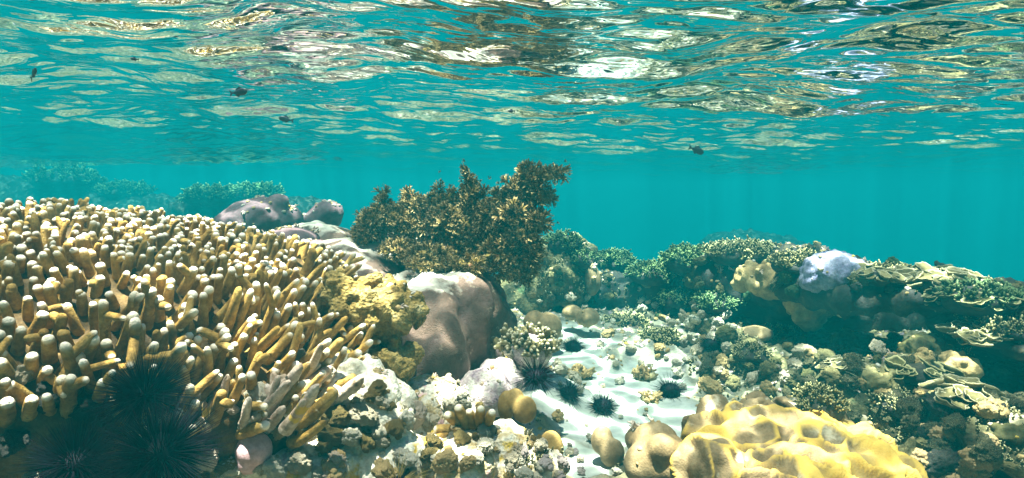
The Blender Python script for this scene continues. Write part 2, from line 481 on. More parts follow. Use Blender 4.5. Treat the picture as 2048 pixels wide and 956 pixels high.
def water_surface():
    rs = [0.02]
    while rs[-1] < 29: rs.append(rs[-1] * 1.0056 + 0.0005)
    rs = np.array(rs)
    th = np.concatenate([np.linspace(-60, 60, 760), np.linspace(60, 300, 80)[1:-1]]) * math.pi / 180
    Rr, T = np.meshgrid(rs, th, indexing='ij')
    x = Rr * np.sin(T); y = Rr * np.cos(T)
    z = wave_height(x, y, Rr * 0.0056 + 0.0005)
    V = np.stack([x, y, z], -1).reshape(-1, 3)
    n, m = Rr.shape
    i = np.arange(n - 1)[:, None] * m; j = np.arange(m)[None]; j2 = (j + 1) % m
    q = np.stack([i + j, i + m + j, i + m + j2, i + j2], -1).reshape(-1, 4)
    zc = z[0].mean()
    V = np.concatenate([V, [[0, 0, zc]]])
    # faces wind so normals point up into the air
    tri = np.stack([np.arange(m), (np.arange(m) + 1) % m, np.full(m, len(V) - 1)], -1)
    me_n = mk('water_surface', V, [q[:, ::-1], tri[:, ::-1]], M['water'])
    vn = me_n.data.polygons[len(q) // 2].normal
    if vn.z < 0: me_n.data.flip_normals()
    tag(me_n, 'rippled underside of the sea surface mirroring the reef', 'water', kind='structure')
water_surface()

# ------------------------------------------------------------------ seabed
def sand_mask(x, y):
    m = 0 * x
    for (px, py, Y, r) in ((1110, 930, 1.2, .13), (1210, 850, 1.42, .16), (1290, 820, 1.5, .19), (1380, 850, 1.42, .16), (1150, 800, 1.5, .15), (1110, 690, 1.95, .12), (1200, 670, 2.1, .10), (1300, 730, 1.85, .11),
                           (1230, 760, 1.75, .13), (1160, 700, 1.95, .11), (1130, 650, 2.25, .13), (1330, 760, 1.7, .10)):
        p = P(px, py, Y)
        m = np.maximum(m, np.exp(-(((x - p.x) / r) ** 2 + ((y - p.y) / r) ** 2)))
    return sstep(0.3, 0.6, m)

CTRL = [(1110, 930, 1.2), (1230, 850, 1.42), (1370, 850, 1.42), (1230, 760, 1.75), (1160, 700, 2.0), (1130, 640, 2.4),
        (1000, 640, 2.3), (600, 900, .95), (760, 880, 1.0), (800, 945, .9), (450, 940, .85), (900, 930, .98), (960, 830, 1.15),
        (1060, 740, 1.55), (1500, 720, 1.95), (1600, 780, 1.65), (1750, 800, 1.5), (1900, 860, 1.3), (2040, 930, 1.15),
        (1650, 940, 1.15), (1450, 930, 1.15), (1350, 640, 2.5), (1250, 600, 2.9), (1600, 720, 1.85), (1850, 760, 1.5), (2100, 850, 1.3)]
CP = np.array([P(*c)[:] for c in CTRL])
extra = np.array([(-.6, .6, -.52), (-.9, 1.2, -.5), (-.5, 1.6, -.5), (-.6, 2.2, -.6), (0, 3.4, -.75), (-1.5, 3.2, -.85), (1.2, 3.6, -.95),
                  (2.2, 1.6, -.6), (2.6, 2.6, -.9), (0, .3, -.55), (1, .5, -.62), (-2, 1.5, -.6), (-2.5, 5, -.7), (3, 5, -1.4), (0, 6, -1.4)])
CP = np.concatenate([CP, extra])
def Hbase(x, y):
    sh = np.shape(x); x = np.ravel(x).astype(float); y = np.ravel(y).astype(float)
    num = 0; den = 1e-9
    for c in CP:
        d2 = (x - c[0]) ** 2 + (y - c[1]) ** 2
        wgt = 1 / (d2 + 0.012) ** 2
        num = num + wgt * c[2]; den = den + wgt
    z = num / den
    far = sstep(4.5, 14, np.hypot(x, y))
    z = z * (1 - far) + (-7.0) * far
    return z.reshape(sh)

def seabed():
    def axis(a, b, step, lo, hi):
        c = list(np.arange(a, b, step)); s = step
        l = [c[0]]
        while l[-1] > lo: s *= 1.12; l.append(l[-1] - s)
        s = step; h = [c[-1]]
        while h[-1] < hi: s *= 1.12; h.append(h[-1] + s)
        return np.array(l[:0:-1] + c + h[1:])
    xs = axis(-1.2, 2.0, .0085, -29, 29); ys = axis(.35, 3.6, .0085, -29, 29)
    X, Y = np.meshgrid(xs, ys, indexing='ij')
    Z = Hbase(X, Y)
    m = sand_mask(X, Y)
    p = np.stack([X.ravel(), Y.ravel(), np.zeros(X.size)], 1)
    f1, f2 = worley(p, 14, 3)
    g1, g2 = worley(p, 33, 5)
    rock = (0.05 * fbm(p, 4, 5, 1) + 0.030 * (0.5 - f1) + 0.016 * (0.5 - g1) + 0.02 * fbm(p, 22, 3, 9)).reshape(X.shape)
    soft = (0.012 * fbm(p, 6, 5, 4) + 0.0004 * np.sin((p[:, 0] * .5 + p[:, 1]) * 120 + 4 * fbm(p, 6, 2, 8))).reshape(X.shape)
    near = 1 - sstep(2.5, 6, np.hypot(X, Y)) * 0.4
    Z = Z + rock * (1 - m) * near + soft * m - 0.012 * m
    V = np.stack([X, Y, Z], -1).reshape(-1, 3)
    n, k = X.shape
    i = np.arange(n - 1)[:, None] * k; j = np.arange(k - 1)[None]
    q = np.stack([i + j, i + k + j, i + k + j + 1, i + j + 1], -1).reshape(-1, 4)
    bc = P(1230, 700, 2.0)
    pale = .5 * np.exp(-(((X - bc.x) / .42) ** 2 + ((Y - bc.y) / .6) ** 2))
    o = mk('seabed', V, q, M['seabed'], A=np.maximum(m, pale).ravel())
    tag(o, 'rocky reef floor with a patch of pale sand', 'seabed', kind='structure')
    return V, q
SV, SF = seabed()

solids = [(SV, [SF])]
def tree():
    mb = MB()
    for V, Fs in solids: mb.add(V, Fs)
    polys = []
    for f in mb.F: polys += f.tolist()
    return BVHTree.FromPolygons(np.concatenate(mb.V).tolist(), polys)
T = None
def hit(px, py):
    d = P(px, py, 1.0).normalized()
    loc, nor, i, dd = T.ray_cast(Vector((0, 0, 0)), d, 20)
    return loc, nor
def drop(x, y, z0=0.15):
    loc, nor, i, dd = T.ray_cast(Vector((x, y, z0)), Vector((0, 0, -1)), 20)
    return loc, nor

def solid_obj(name, V, Fs, mat, label, cat, A=None, loc=None, group=None, parent=None, solid=True):
    if solid: solids.append((V, Fs))
    if loc is None and parent is None:
        c = V.mean(0); loc = (c[0], c[1], V[:, 2].min())
    o = mk(name, V, Fs, mat, parent, loc if parent is None else None, A)
    if parent is None: tag(o, label, cat, group)
    return o

def noisy(V, Nn, amp, s, seed, oct=4, wor=0, ws=30):
    d = amp * fbm(V, s, oct, seed)
    if wor:
        f1, f2 = worley(V, ws, seed + 3); d = d + wor * (0.55 - f1)
    return V + Nn * d[:, None]

# ------------------------------------------------------------------ big rock bodies
# central massive coral
balls = [((-.20, 1.38, -.265), (.13, .16, .060)), ((-.33, 1.36, -.35), (.11, .14, .11)), ((-.33, 1.80, -.40), (.30, .34, .29)), ((-.42, 1.60, -.34), (.20, .24, .21)), ((-.225, 1.38, -.345), (.155, .18, .13)),
         ((-.13, 1.46, -.35), (.10, .15, .13)), ((-.29, 1.36, -.38), (.12, .14, .13)), ((-.150, 1.28, -.36), (.07, .11, .10)), ((-.25, 1.25, -.36), (.085, .12, .10)), ((-.10, 1.40, -.30), (.06, .12, .08)), ((-.09,1.42,-.38),(.04,.1,.1)),
         ((-.10, 1.62, -.37), (.10, .2, .13)), ((-.62, 1.95, -.32), (.2, .2, .2)), ((-.25, 1.5, -.5), (.2, .25, .2))]
V, Nn, Fs = blob(balls, .011, 10)
th = np.arctan2(V[:, 0] + .2, -(V[:, 1] - 1.5))
fl = 0.013 * np.sin(th * 11 + 5 * fbm(V, 5, 2, 3)) * sstep(-.16, -.28, V[:, 2])
V = V + Nn * (0.024 * fbm(V, 6, 3, 31) + .012 * (.5 - worley(V, 9, 4)[0]) + 0.009 * fbm(V, 20, 4, 5) + fl + .006 * np.abs(np.sin(th * 17 + 7 * fbm(V, 6, 2, 13))) * sstep(-.17, -.24, V[:, 2]) + .003 * (.5 - worley(V, 55, 8)[0]))[:, None]
BB = BVHTree.FromPolygons(V.tolist(), sum([f.tolist() for f in Fs], []))
solid_obj('boulder_coral', V, Fs, M['porites'], 'massive brown lobed coral with a pale sandy top under the brown seaweed', 'coral')

# the right reef: outcrops with shaded hollows under them
def outcrop(balls, label, seed, mat='reef', voxel=.016, amp=.05, cat='reef rock', name='reef_outcrop', group='reef outcrops', wor=.035):
    V, Nn, Fs = blob(balls, voxel, 3)
    V = noisy(V, Nn, amp, 6, seed, 5, wor, 13)
    V = noisy(V, Nn, .014, 30, seed + 9, 3, .012, 34)
    return solid_obj(name, V, Fs, M[mat], label, cat, group=group)

def B(px, py, Y, rx, ry, rz): return (tuple(P(px, py, Y)), (rx, ry, rz))
outcrop([B(1110, 560, 2.7, .16, .2, .17), B(1150, 520, 2.75, .10, .15, .10), B(1060, 590, 2.75, .2, .2, .12)],
        'pale teal reef mound rising behind the right end of the brown seaweed', 3, 'reef')
outcrop([B(1230, 590, 2.85, .22, .2, .12), B(1320, 590, 2.8, .2, .2, .14), B(1420, 575, 2.75, .22, .22, .18)],
        'dark reef bank carrying the green branching thickets', 4, 'darkrock')
outcrop([B(1520, 575, 2.45, .25, .2, .17), B(1610, 570, 2.25, .2, .2, .15), B(1500, 640, 2.5, .2, .15, .15), B(1580, 620, 2.3, .12, .12, .12)],
        'reef bank under the tan lobed coral with a shaded front', 5, 'darkrock')
outcrop([B(1690, 570, 1.95, .20, .33, .055), B(1800, 578, 1.85, .20, .33, .05), B(1900, 595, 1.8, .18, .24, .065),
         B(1760, 620, 2.45, .4, .15, .17), B(1980, 640, 1.85, .15, .2, .1)],
        'long reef ledge overhanging a deep dark hollow', 6, 'darkrock')
outcrop([B(2020, 670, 1.5, .13, .24, .04), B(2110, 680, 1.5, .16, .26, .06), B(2080, 740, 1.95, .26, .2, .25)],
        'reef ledge with mauve tinted crust at the edge of the deep hollow', 7, 'darkrock')
outcrop([B(1830, 750, 1.5, .13, .1, .05), B(1760, 790, 1.45, .12, .12, .06), B(1890, 800, 1.4, .11, .12, .05), B(1680, 740, 1.75, .10, .1, .05)],
        'low knobbly reef hump below the dark hollow, covered in small corals', 8, 'reef')
outcrop([B(1960, 860, 1.18, .10, .1, .055), B(2040, 890, 1.1, .10, .1, .05), B(1880, 900, 1.2, .09, .1, .05)],
        'rounded grey green reef hump in front of the black recess', 9, 'reef')
outcrop([B(1470, 700, 2.0, .12, .1, .06), B(1560, 740, 1.8, .13, .1, .06), B(1440, 640, 2.35, .12, .1, .05)],
        'pale broken reef hump beside the sand with a flat oval coral on it', 10, 'reef')
# left and front
outcrop([((-.80, 1.15, -.50), (.40, .36, .24)), ((-.45, 1.15, -.52), (.2, .25, .18))],
        'dark rock pedestal holding up the big finger coral colony', 12, 'darkrock', name='rock_pedestal')
outcrop([B(700, 850, .98, .10, .09, .085), B(620, 790, 1.06, .09, .1, .09), B(560, 930, .9, .12, .08, .06), B(780, 930, .95, .10, .08, .06)],
        'bleached rubble heap under the right end of the finger coral', 13, 'white', voxel=.010, amp=.035, wor=.03)
outcrop([B(960, 790, 1.2, .062, .06, .045), B(1000, 760, 1.28, .05, .06, .04), B(930, 830, 1.2, .05, .06, .05)],
        'pink and white crusted rock in front of the massive brown coral', 14, 'pinkrock', voxel=.008, amp=.02, wor=.012)
outcrop([B(860, 810, 1.10, .05, .06, .04), B(820, 850, 1.02, .05, .05, .04)], 'low crusted rock at the foot of the massive brown coral', 19, 'rubble', voxel=.009, amp=.03, wor=.02)
outcrop([B(985, 900, .98, .075, .07, .05), B(920, 930, .92, .05, .06, .04), B(1040, 940, .95, .06, .06, .04)],
        'pale rock crusted with ochre patches at the bottom of the view', 15, 'rubble', voxel=.008, amp=.025, wor=.018)
# far mounds seen through the water
outcrop([B(150, 418, 9.4, 1.3, .8, .42), B(20, 402, 9.6, .8, .7, .4), B(300, 432, 9.2, .9, .7, .30)],
        'faint far reef mound at the left, nearly lost in the teal water', 16, 'darkrock', voxel=.05, amp=.12, name='far_reef', group='far reef mounds')
outcrop([B(410, 440, 7.0, .38, .45, .33), B(500, 430, 7.2, .45, .45, .3), B(590, 438, 7.1, .38, .45, .26)],
        'far teal reef mound behind the mauve boulders', 17, 'darkrock', voxel=.035, amp=.10, name='far_reef', group='far reef mounds')
outcrop([B(1490, 505, 9.5, .7, .8, .33), B(1570, 510, 9.7, .5, .8, .25)],
        'faint dark reef patch far beyond the right reef bank', 18, 'darkrock', voxel=.05, amp=.12, name='far_reef', group='far reef mounds')

# mauve boulders behind the finger coral
for c, r, lab in ((B(520, 440, 2.35, .13, .13, .09), [B(555, 408, 2.35, .045, .06, .04), B(480, 455, 2.3, .1, .1, .07), B(580, 440, 2.4, .05, .07, .06)],
                   'larger mauve brown boulder coral behind the finger coral crest'),
                  (B(655, 425, 2.5, .07, .08, .05), [B(640, 440, 2.5, .08, .08, .05)], 'small round mauve boulder coral left of the seaweed')):
    V, Nn, Fs = blob([c] + r, .010, 6); V = noisy(V, Nn, .012, 14, 5, 3, .006, 40)
    solid_obj('mauve_boulder', V, Fs, M['mauve'], lab, 'coral', group='mauve boulder corals')
V, Nn, Fs = blob([B(580, 480, 1.75, .08, .1, .035), B(640, 500, 1.65, .06, .08, .03)], .008, 5); V = noisy(V, Nn, .008, 14, 8, 3)
solid_obj('grey_boulder', V, Fs, M['mauve'], 'flat greyish coral lump wedged between finger coral and sandy top', 'coral')

# ------------------------------------------------------------------ finger coral colony
fc = np.array([-.83, 1.12, -.30]); fr = np.array([.50, .50, .225])
V, Nn, Fs = blob([(tuple(fc), tuple(fr)), ((-.42, 1.0, -.36), (.13, .2, .12))], .012, 4)
V = noisy(V, Nn, .03, 7, 21, 4, .012, 28)
bt = BVHTree.FromPolygons(V.tolist(), sum([f.tolist() for f in Fs], []))
root = thing('finger_coral', (fc[0], fc[1], -.52), 'huge ochre finger coral colony with hundreds of white tipped fingers', 'coral')
solid_obj('colony_base', V, Fs, M['colony'], None, None, parent=root)
cand = []
for k in range(34000):
    d = rng.normal(size=3); d /= np.linalg.norm(d)
    if d[2] < -0.30: continue
    loc, nor, i, dd = bt.ray_cast(Vector(fc + d * np.array([1.2, 1.2, .9])), Vector(-d * np.array([1.2, 1.2, .9])).normalized(), 3)
    if loc is None: continue
    if 1024 + F * loc.x / loc.y > 672: continue
    if loc.z < (-.345 if loc.x > -.5 else -.275) or loc.x < -1.25 : continue
    cand.append((np.array(loc), np.array(nor)))
kept = []
K = np.zeros((0, 3))
for p, n in cand:
    dmin = .0180 - .0020 * float(sstep(-.2, -.11, p[2])) + .003 * math.sin(p[0] * 30) * math.sin(p[1] * 25)
    if len(K) and np.min(((K - p) ** 2).sum(1)) < dmin ** 2: continue
    kept.append((p, n)); K = np.vstack([K, p])
fing = []
for p, n in kept:
    g = 0.6 * (p - fc) / fr; g /= np.linalg.norm(g)
    top = sstep(-.2, -.10, p[2])
    d = n * .55 + g * .35 + np.array([.10, -.12, .50]) * (.9 - .2 * top) + rng.normal(0, .17, 3)
    d /= np.linalg.norm(d)
    L = rng.uniform(.030, .056) * (1 - .30 * top)
    if -.55 < p[0] < -.2 and p[2] < -.19: L *= rng.uniform(1.2, 1.7)
    r = rng.uniform(.0050, .0076) - .0008 * top
    bend = rng.normal(0, .22, 3)
    pts = []; rad = []; q = p - d * .012; dd = d.copy()
    prof = [1.5, 1.32, 1.2, 1.12, 1.05, 1.0, .9, .66, .3]
    tt = [0, .2, .4, .58, .74, .86, .94, .985, 1.0]
    last = 0
    for t_, s_ in zip(tt, prof):
        q = q + dd * (t_ - last) * (L + .012); last = t_
        dd = dd + bend * .14 + np.array([0, 0, .05]); dd /= np.linalg.norm(dd)
        pts.append(q.copy()); rad.append(r * s_ * rng.uniform(.94, 1.06))
    v, f, a = tube(pts, rad, 10, np.array(tt))
    v = v + (v - p) / (np.linalg.norm(v - p, axis=1, keepdims=True) + .01) * (.0016 * fbm(v, 90, 2, 3))[:, None] + rng.normal(0, .0002, v.shape)
    pieces = [(v, f, a)]
    if rng.random() < .5:                      # a short side knob
        m_ = pts[4]; sd = d * .6 + rng.normal(0, .5, 3); sd /= np.linalg.norm(sd)
        l2 = L * rng.uniform(.35, .6)
        pieces.append(tube([m_ + sd * l2 * u for u in (0, .4, .75, .95, 1.0)], [r * s for s in (.9, .88, .85, .6, .3)], 9, np.array([.3, .55, .8, .95, 1.0])))
    if rng.random() < .14: pieces = [(v_, f_, a_ * .84) for v_, f_, a_ in pieces]
    e = pts[-1]
    # how large it shows
    px = 1024 + F * e[0] / max(e[1], .1); inview = -30 < px < 900 and e[1] > .3
    score = (1 / max(e[1], .3)) * (1 if inview else 0) * (1.0 if n[1] < .3 else .5)
    fing.append((score, pieces, p))
fing.sort(key=lambda s: -s[0])
for sc_, pieces, p in fing[:100]:
    mb = MB()
    for v, f, a in pieces: mb.add(v, f, a)
    o = mb.build('finger', M['finger'], root)
mb = MB()
for sc_, pieces, p in fing[100:]:
    for v, f, a in pieces: mb.add(v, f, a)
tag(mb.build('fingers', M['finger'], root), kind='stuff')
print('fingers', len(fing))

# ------------------------------------------------------------------ lobes and knob colonies
T = tree()
EX = []
def lobed(name, balls, mat, label, cat='coral', group=None, voxel=.006, amp=.006, sc=18, sm=4, seed=1, wor=0, ws=60, markfn=None, solid=True):
    V, Nn, Fs = blob(balls, voxel, sm)
    V2 = noisy(V, Nn, amp, sc, seed, 3, wor, ws)
    A = markfn(V2) if markfn else None
    return (EX.append(BVHTree.FromPolygons(V2.tolist(), sum([f.tolist() for f in Fs], []))), solid_obj(name, V2, Fs, M[mat], label, cat, A=A, group=group, solid=solid))[1]

def knobs(c, R3, n, r0, r1, seed, flat=0):
    g = np.random.default_rng(seed); out = [(tuple(c), tuple(np.array(R3) * .85))]
    for k in range(n):
        d = g.normal(size=3); d[2] = abs(d[2]) * .9 - .25; d /= np.linalg.norm(d)
        r = g.uniform(r0, r1)
        out.append((tuple(np.array(c) + d * np.array(R3)), (r, r, r * g.uniform(.8, 1.5))))
    return out
# yellow knobbly coral
c = Pn(765, 630, 1.10)
lobed('knobbly_coral', knobs(c, (.068, .06, .062), 60, .009, .016, 3) + knobs(Pn(690, 600, 1.08), (.035, .04, .05), 22, .009, .014, 4) +
      knobs(Pn(790, 730, 1.06), (.045, .04, .04), 24, .009, .014, 5), 'yellow',
      'bright yellow knobbly coral in front of the massive brown coral', group='knobbly corals', voxel=.0048, amp=.009, sc=55, sm=2, seed=3, wor=.010, ws=75)
lobed('knobbly_coral', knobs(Pn(690, 800, .98), (.06, .05, .07), 40, .010, .02, 6), 'white',
      'white and lemon knobbly coral lump low beside the finger coral', group='knobbly corals', voxel=.005, amp=.008, sc=50, sm=3, seed=4, wor=.006, ws=60)
lobed('knobbly_coral', knobs(Pn(1560, 565, 2.1), (.14, .09, .07), 60, .016, .030, 7) + knobs(Pn(1620, 620, 2.0), (.06, .06, .09), 30, .015, .03, 8), 'tan',
      'tan lobed coral spilling down the reef bank left of the purple coral', group='knobbly corals', voxel=.008, amp=.012, sc=30, sm=3, seed=5, wor=.012, ws=36)
lobed('knobbly_coral', knobs(Pn(1430, 560, 2.5), (.10, .08, .06), 30, .015, .03, 17), 'olive',
      'olive knobbly coral between the green thickets and the tan lobed coral', group='knobbly corals', voxel=.009, amp=.012, sc=30, sm=2, seed=6, wor=.012, ws=36)
lobed('purple_coral', [B(1668, 548, 1.80, .092, .09, .068), B(1700, 565, 1.78, .05, .06, .045), B(1635, 560, 1.80, .05, .06, .04), B(1715, 600, 1.76, .03, .03, .03)], 'purple',
      'pale blue purple domed coral on top of the right reef ledge', voxel=.006, amp=.010, sc=22, sm=3, seed=7, wor=.012, ws=55)
pk_, _n = hit(508, 915)
pk_ = np.array(pk_) + [0, 0, .010]
_r = .024 * pk_[1] / .8
lobed('pink_knob', [(tuple(pk_), (_r, _r, _r * 1.05)), (tuple(pk_ - [.006, 0, .014]), (_r * .9, _r * .9, _r * .8))], 'pink_lobe',
      'smooth pink round coral knob at the bottom below the finger coral', voxel=.003, amp=.003, sc=40)
for k, (px, py, Y, r_, mt, lab) in enumerate([(1850, 700, 1.55, .05, 'olive', 'rounded olive coral head at the lip below the dark hollow'),
        (1915, 735, 1.45, .045, 'tan', 'rounded tan coral head on the knobbly hump beside the black recess'),
        (1985, 615, 1.6, .05, 'mauve', 'rounded mauve brown coral head near the right end of the ledge'),
        (2020, 870, 1.1, .04, 'olive', 'rounded olive coral head near the bottom right corner'),
        (1760, 760, 1.5, .045, 'plate', 'rounded grey olive coral head on the slope above the ridged coral'),
        (1700, 690, 1.8, .045, 'tan', 'rounded cream coral head at the left lip of the dark hollow')]):
    l_, _n = hit(px, py)
    c_ = np.array(l_) if l_ is not None else Pn(px, py, Y)
    r_ *= c_[1] / 1.6
    lobed('rounded_coral', knobs(c_, (r_, r_ * .9, r_ * .6), 45, r_ * .18, r_ * .34, 60 + k), mt, lab, group='rounded coral heads on the right reef', voxel=.005, amp=.008, sc=45, sm=2, seed=k, wor=.007, ws=70)
lobed('brown_lobe', [B(1310, 890, 1.08, .042, .04, .04), B(1290, 930, 1.05, .04, .04, .04), B(1340, 925, 1.04, .042, .04, .05), B(1285, 880, 1.12, .035, .03, .028),
                     B(1325, 900, 1.03, .03, .03, .03)],
      'lobe', 'brown folded lobe coral with a fine meshed skin beside the yellow ridged coral', group='smooth lobe corals', voxel=.004, sm=4, amp=.005, seed=12)
lobed('brown_lobe', [B(1103, 900, .98, .021, .02, .033), B(1098, 925, .98, .018, .018, .02)], 'ochre_lobe', 'upright golden brown lobe at the lower edge beside the sand slope',
      group='smooth lobe corals', voxel=.003, seed=13, amp=.003)
lobed('brown_lobe', [B(1030, 800, 1.1, .018, .018, .022), B(1050, 820, 1.08, .023, .02, .026), B(1012, 812, 1.1, .015, .015, .03)], 'ochre_lobe',
      'cluster of ochre lobes between pink crusted rock and black urchin', group='smooth lobe corals', voxel=.003, seed=14, amp=.004)
lobed('brown_lobe', [B(1203, 880, 1.2, .025, .025, .03), B(1225, 905, 1.18, .026, .02, .03)], 'lobe', 'grey brown paired lobe standing in the sand left of the folded lobe coral',
      group='smooth lobe corals', voxel=.004, seed=15)
lobed('brown_lobe', [B(1093, 655, 2.0, .055, .05, .05), B(1070, 645, 2.0, .04, .04, .04)], 'lobe', 'round brown lobe with a pale scar on the sand behind the branching coral',
      group='smooth lobe corals', voxel=.006, seed=16)
lobed('brown_lobe', [B(1175, 635, 2.2, .045, .04, .035), B(1145, 625, 2.25, .04, .04, .03)], 'lobe', 'smaller round tan lobe further right on the sand edge',
      group='smooth lobe corals', voxel=.006, seed=17)
lobed('brown_lobe', [B(1510, 668, 2.0, .065, .05, .028)], 'lobe', 'flat oval grey brown coral on the broken reef hump',
      group='smooth lobe corals', voxel=.006, seed=18)
lobed('brown_lobe', [B(1670, 790, 1.45, .04, .04, .04)], 'mauve', 'smooth pale grey dome in a dark crevice above the yellow ridged coral',
      group='smooth lobe corals', voxel=.005, seed=19, amp=.003)
lobed('brown_lobe', [B(1185, 560, 2.55, .035, .04, .07), B(1150, 580, 2.6, .04, .04, .07), B(1130, 575, 2.6, .025, .04, .05)], 'lobe', 'group of upright finger shaped lobes on the teal reef mound',
      group='smooth lobe corals', voxel=.007, seed=20)

# yellow ridged coral, bottom right
rb = [B(1480, 880, 1.12, .10, .10, .045), B(1580, 895, 1.12, .13, .12, .050), B(1680, 945, 1.05, .12, .12, .050), B(1560, 960, 1.0, .15, .12, .045),
      B(1420, 900, 1.1, .035, .06, .05), B(1440, 832, 1.2, .04, .05, .03), B(1520, 828, 1.25, .035, .05, .032), B(1585, 828, 1.25, .035, .04, .032), B(1640, 845, 1.22, .04, .05, .035),
      B(1690, 870, 1.18, .045, .05, .035), B(1745, 905, 1.12, .035, .04, .03), B(1785, 950, 1.05, .045, .06, .03), B(1420, 950, 1.0, .06, .06, .06)]
V, Nn, Fs = blob(rb, .0052, 6)
Q = V + 0.055 * np.stack([fbm(V, 9, 2, 1), fbm(V, 9, 2, 2), fbm(V, 9, 2, 3)], 1)
f1, f2 = worley(Q * np.array([.75, 1.2, 1]), 15, 7)
rd = np.exp(-((f2 - f1) / .10) ** 2); rg = np.exp(-((f2 - f1) / .22) ** 2)
g1, g2 = worley(V, 38, 9)
V = V + Nn * (0.022 * rg - .010 + 0.010 * (0.5 - g1) + .010 * fbm(V, 14, 3, 4))[:, None]
RB = BVHTree.FromPolygons(V.tolist(), sum([f.tolist() for f in Fs], []))
solid_obj('ridged_coral', V, Fs, M['ridge'], 'big yellow and brown ridged coral filling the bottom right corner area', 'coral', A=np.clip((rd * .75 + .40 + .9 * fbm(V, 10, 3, 6)) * (1 - .9 * sstep(1.14, 1.22, V[:, 1] + .05 * fbm(V, 8, 2, 9))), 0, 1))

T = tree()
# ------------------------------------------------------------------ small branching colonies
def branchlet(seed, forks=3, L=1.0, r=.13, sides=6):
    g = np.random.default_rng(seed); mb = MB()
    pts = [np.array([0, 0, 0.])]; d = np.array([0, 0, 1.])
    for k in range(4):
        d = d + g.normal(0, .12, 3); d /= np.linalg.norm(d); pts.append(pts[-1] + d * L / 4)
    mb.add(*tube(pts, [r * 1.2, r, r * .9, r * .8, r * .35], sides, np.array([0, .2, .5, .8, 1.])))
    for k in range(forks):
        b = pts[1 + k % 3]; sd = np.array([g.normal(), g.normal(), .9]); sd[:2] /= np.linalg.norm(sd[:2]) + 1e-6; sd /= np.linalg.norm(sd)
        l = L * g.uniform(.35, .55)
        mb.add(*tube([b, b + sd * l * .5, b + sd * l * .9 + [0, 0, .05], b + sd * l + [0, 0, .1]], [r * .85, r * .75, r * .6, r * .25], sides, np.array([.3, .6, .9, 1.])))
    return (np.concatenate(mb.V), mb.F, np.concatenate(mb.A))
BR = [branchlet(s, 3 + s % 3) for s in range(6)]
KN = [branchlet(20 + s, 2 + s % 2, 1.0, .22, 8) for s in range(4)]

def thicket(name, c, R3, n, size, mat, label, group, seed, tm=BR, up=.35, base=None, cat='coral'):
    g = np.random.default_rng(seed)
    c = np.array(c, float); R3 = np.array(R3, float)
    d = g.normal(size=(n, 3)); d[:, 2] = np.abs(d[:, 2]); d /= np.linalg.norm(d, axis=1, keepdims=True)
    pos = c + d * R3 * g.uniform(.72, 1.0, (n, 1)) - d * size * .4
    dirs = d / R3 * R3.min() + np.array([0, 0, up]) + g.normal(0, .25, (n, 3)); dirs /= np.linalg.norm(dirs, axis=1, keepdims=True)
    fr_ = frame_from(dirs)
    ang = g.uniform(0, 6.28, n); Rz = np.zeros((n, 3, 3)); Rz[:, 0, 0] = np.cos(ang); Rz[:, 0, 1] = -np.sin(ang); Rz[:, 1, 0] = np.sin(ang); Rz[:, 1, 1] = np.cos(ang); Rz[:, 2, 2] = 1
    Mx = fr_ @ Rz * (size * g.uniform(.7, 1.25, n))[:, None, None]
    root = thing(name, (c[0], c[1], c[2] - R3[2] * .3), label, cat, group)
    v0, f0 = ico(4); V = v0 * R3 * .82; V = noisy(V, v0, .012, 20, seed, 3) + c
    mk('base', V, f0, M[base or mat], root)
    mb = MB(); idx = g.integers(0, len(tm), n)
    for k in range(len(tm)):
        s = idx == k
        if s.any(): mb.add(*scatter(tm[k], Mx[s], pos[s]))
    mb.build('branches', M[mat], root)
    return root

def on(px, py, lift=0.0):
    l, n = hit(px, py)
    if l is None: l = P(px, py, 3.0); n = Vector((0, 0, 1))
    return np.array(l) + np.array([0, 0, lift]), np.array(n)

GT = 'branching coral thickets on the right reef'
spots = [ # px, py, rx, ry, rz, n, size, mat, label
 (1125, 480, .10, .10, .06, 150, .026, 'green', 'teal leafy coral crown on top of the pale mound behind the seaweed'),
 (1160, 510, .09, .10, .05, 130, .024, 'green', 'green branching thicket stepping down from the pale mound'),
 (1230, 515, .11, .12, .06, 190, .03, 'green', 'dark green branching thicket in the dip of the reef skyline'),
 (1300, 540, .11, .12, .05, 190, .03, 'green', 'green branching thicket just right of the dip in the skyline'),
 (1380, 515, .14, .14, .07, 260, .032, 'green', 'broad dark green branching thicket in the middle of the reef bank'),
 (1480, 500, .15, .15, .05, 240, .032, 'olive', 'olive green branching thicket at the highest point of the bank'),
 (1440, 600, .10, .10, .05, 160, .030, 'green', 'green thicket hanging on the shaded front of the bank'),
 (1350, 590, .10, .09, .05, 150, .028, 'green', 'dark thicket above the pale reef beside the sand'),
 (1250, 640, .10, .09, .04, 150, .028, 'olive', 'yellow green spiky coral at the foot of the dark bank'),
 (1320, 670, .08, .08, .035, 110, .026, 'olive', 'small spiky olive coral right of the two tan lobes'),
 (1600, 520, .10, .10, .04, 130, .026, 'olive', 'low olive thicket left of the purple coral'),
 (1780, 545, .11, .11, .035, 160, .026, 'olive', 'low olive thicket right of the purple coral'),
 (1960, 590, .09, .10, .04, 150, .028, 'green', 'dark green thicket at the right end of the long ledge'),
 (2030, 650, .08, .09, .03, 120, .024, 'olive', 'mauve tinged low thicket at the right picture edge'),
 (1500, 700, .06, .06, .03, 90, .020, 'olive', 'small tan branching coral below the flat oval coral'),
 (1640, 800, .05, .05, .04, 110, .018, 'olive', 'dense olive coral with tiny pale tips left of the grey dome'),
 (1800, 800, .07, .07, .03, 110, .020, 'olive', 'olive coral with tiny pale tips right of the grey dome'),
 (1560, 650, .07, .06, .03, 100, .022, 'olive', 'olive branching coral under the tan lobed coral'),
]
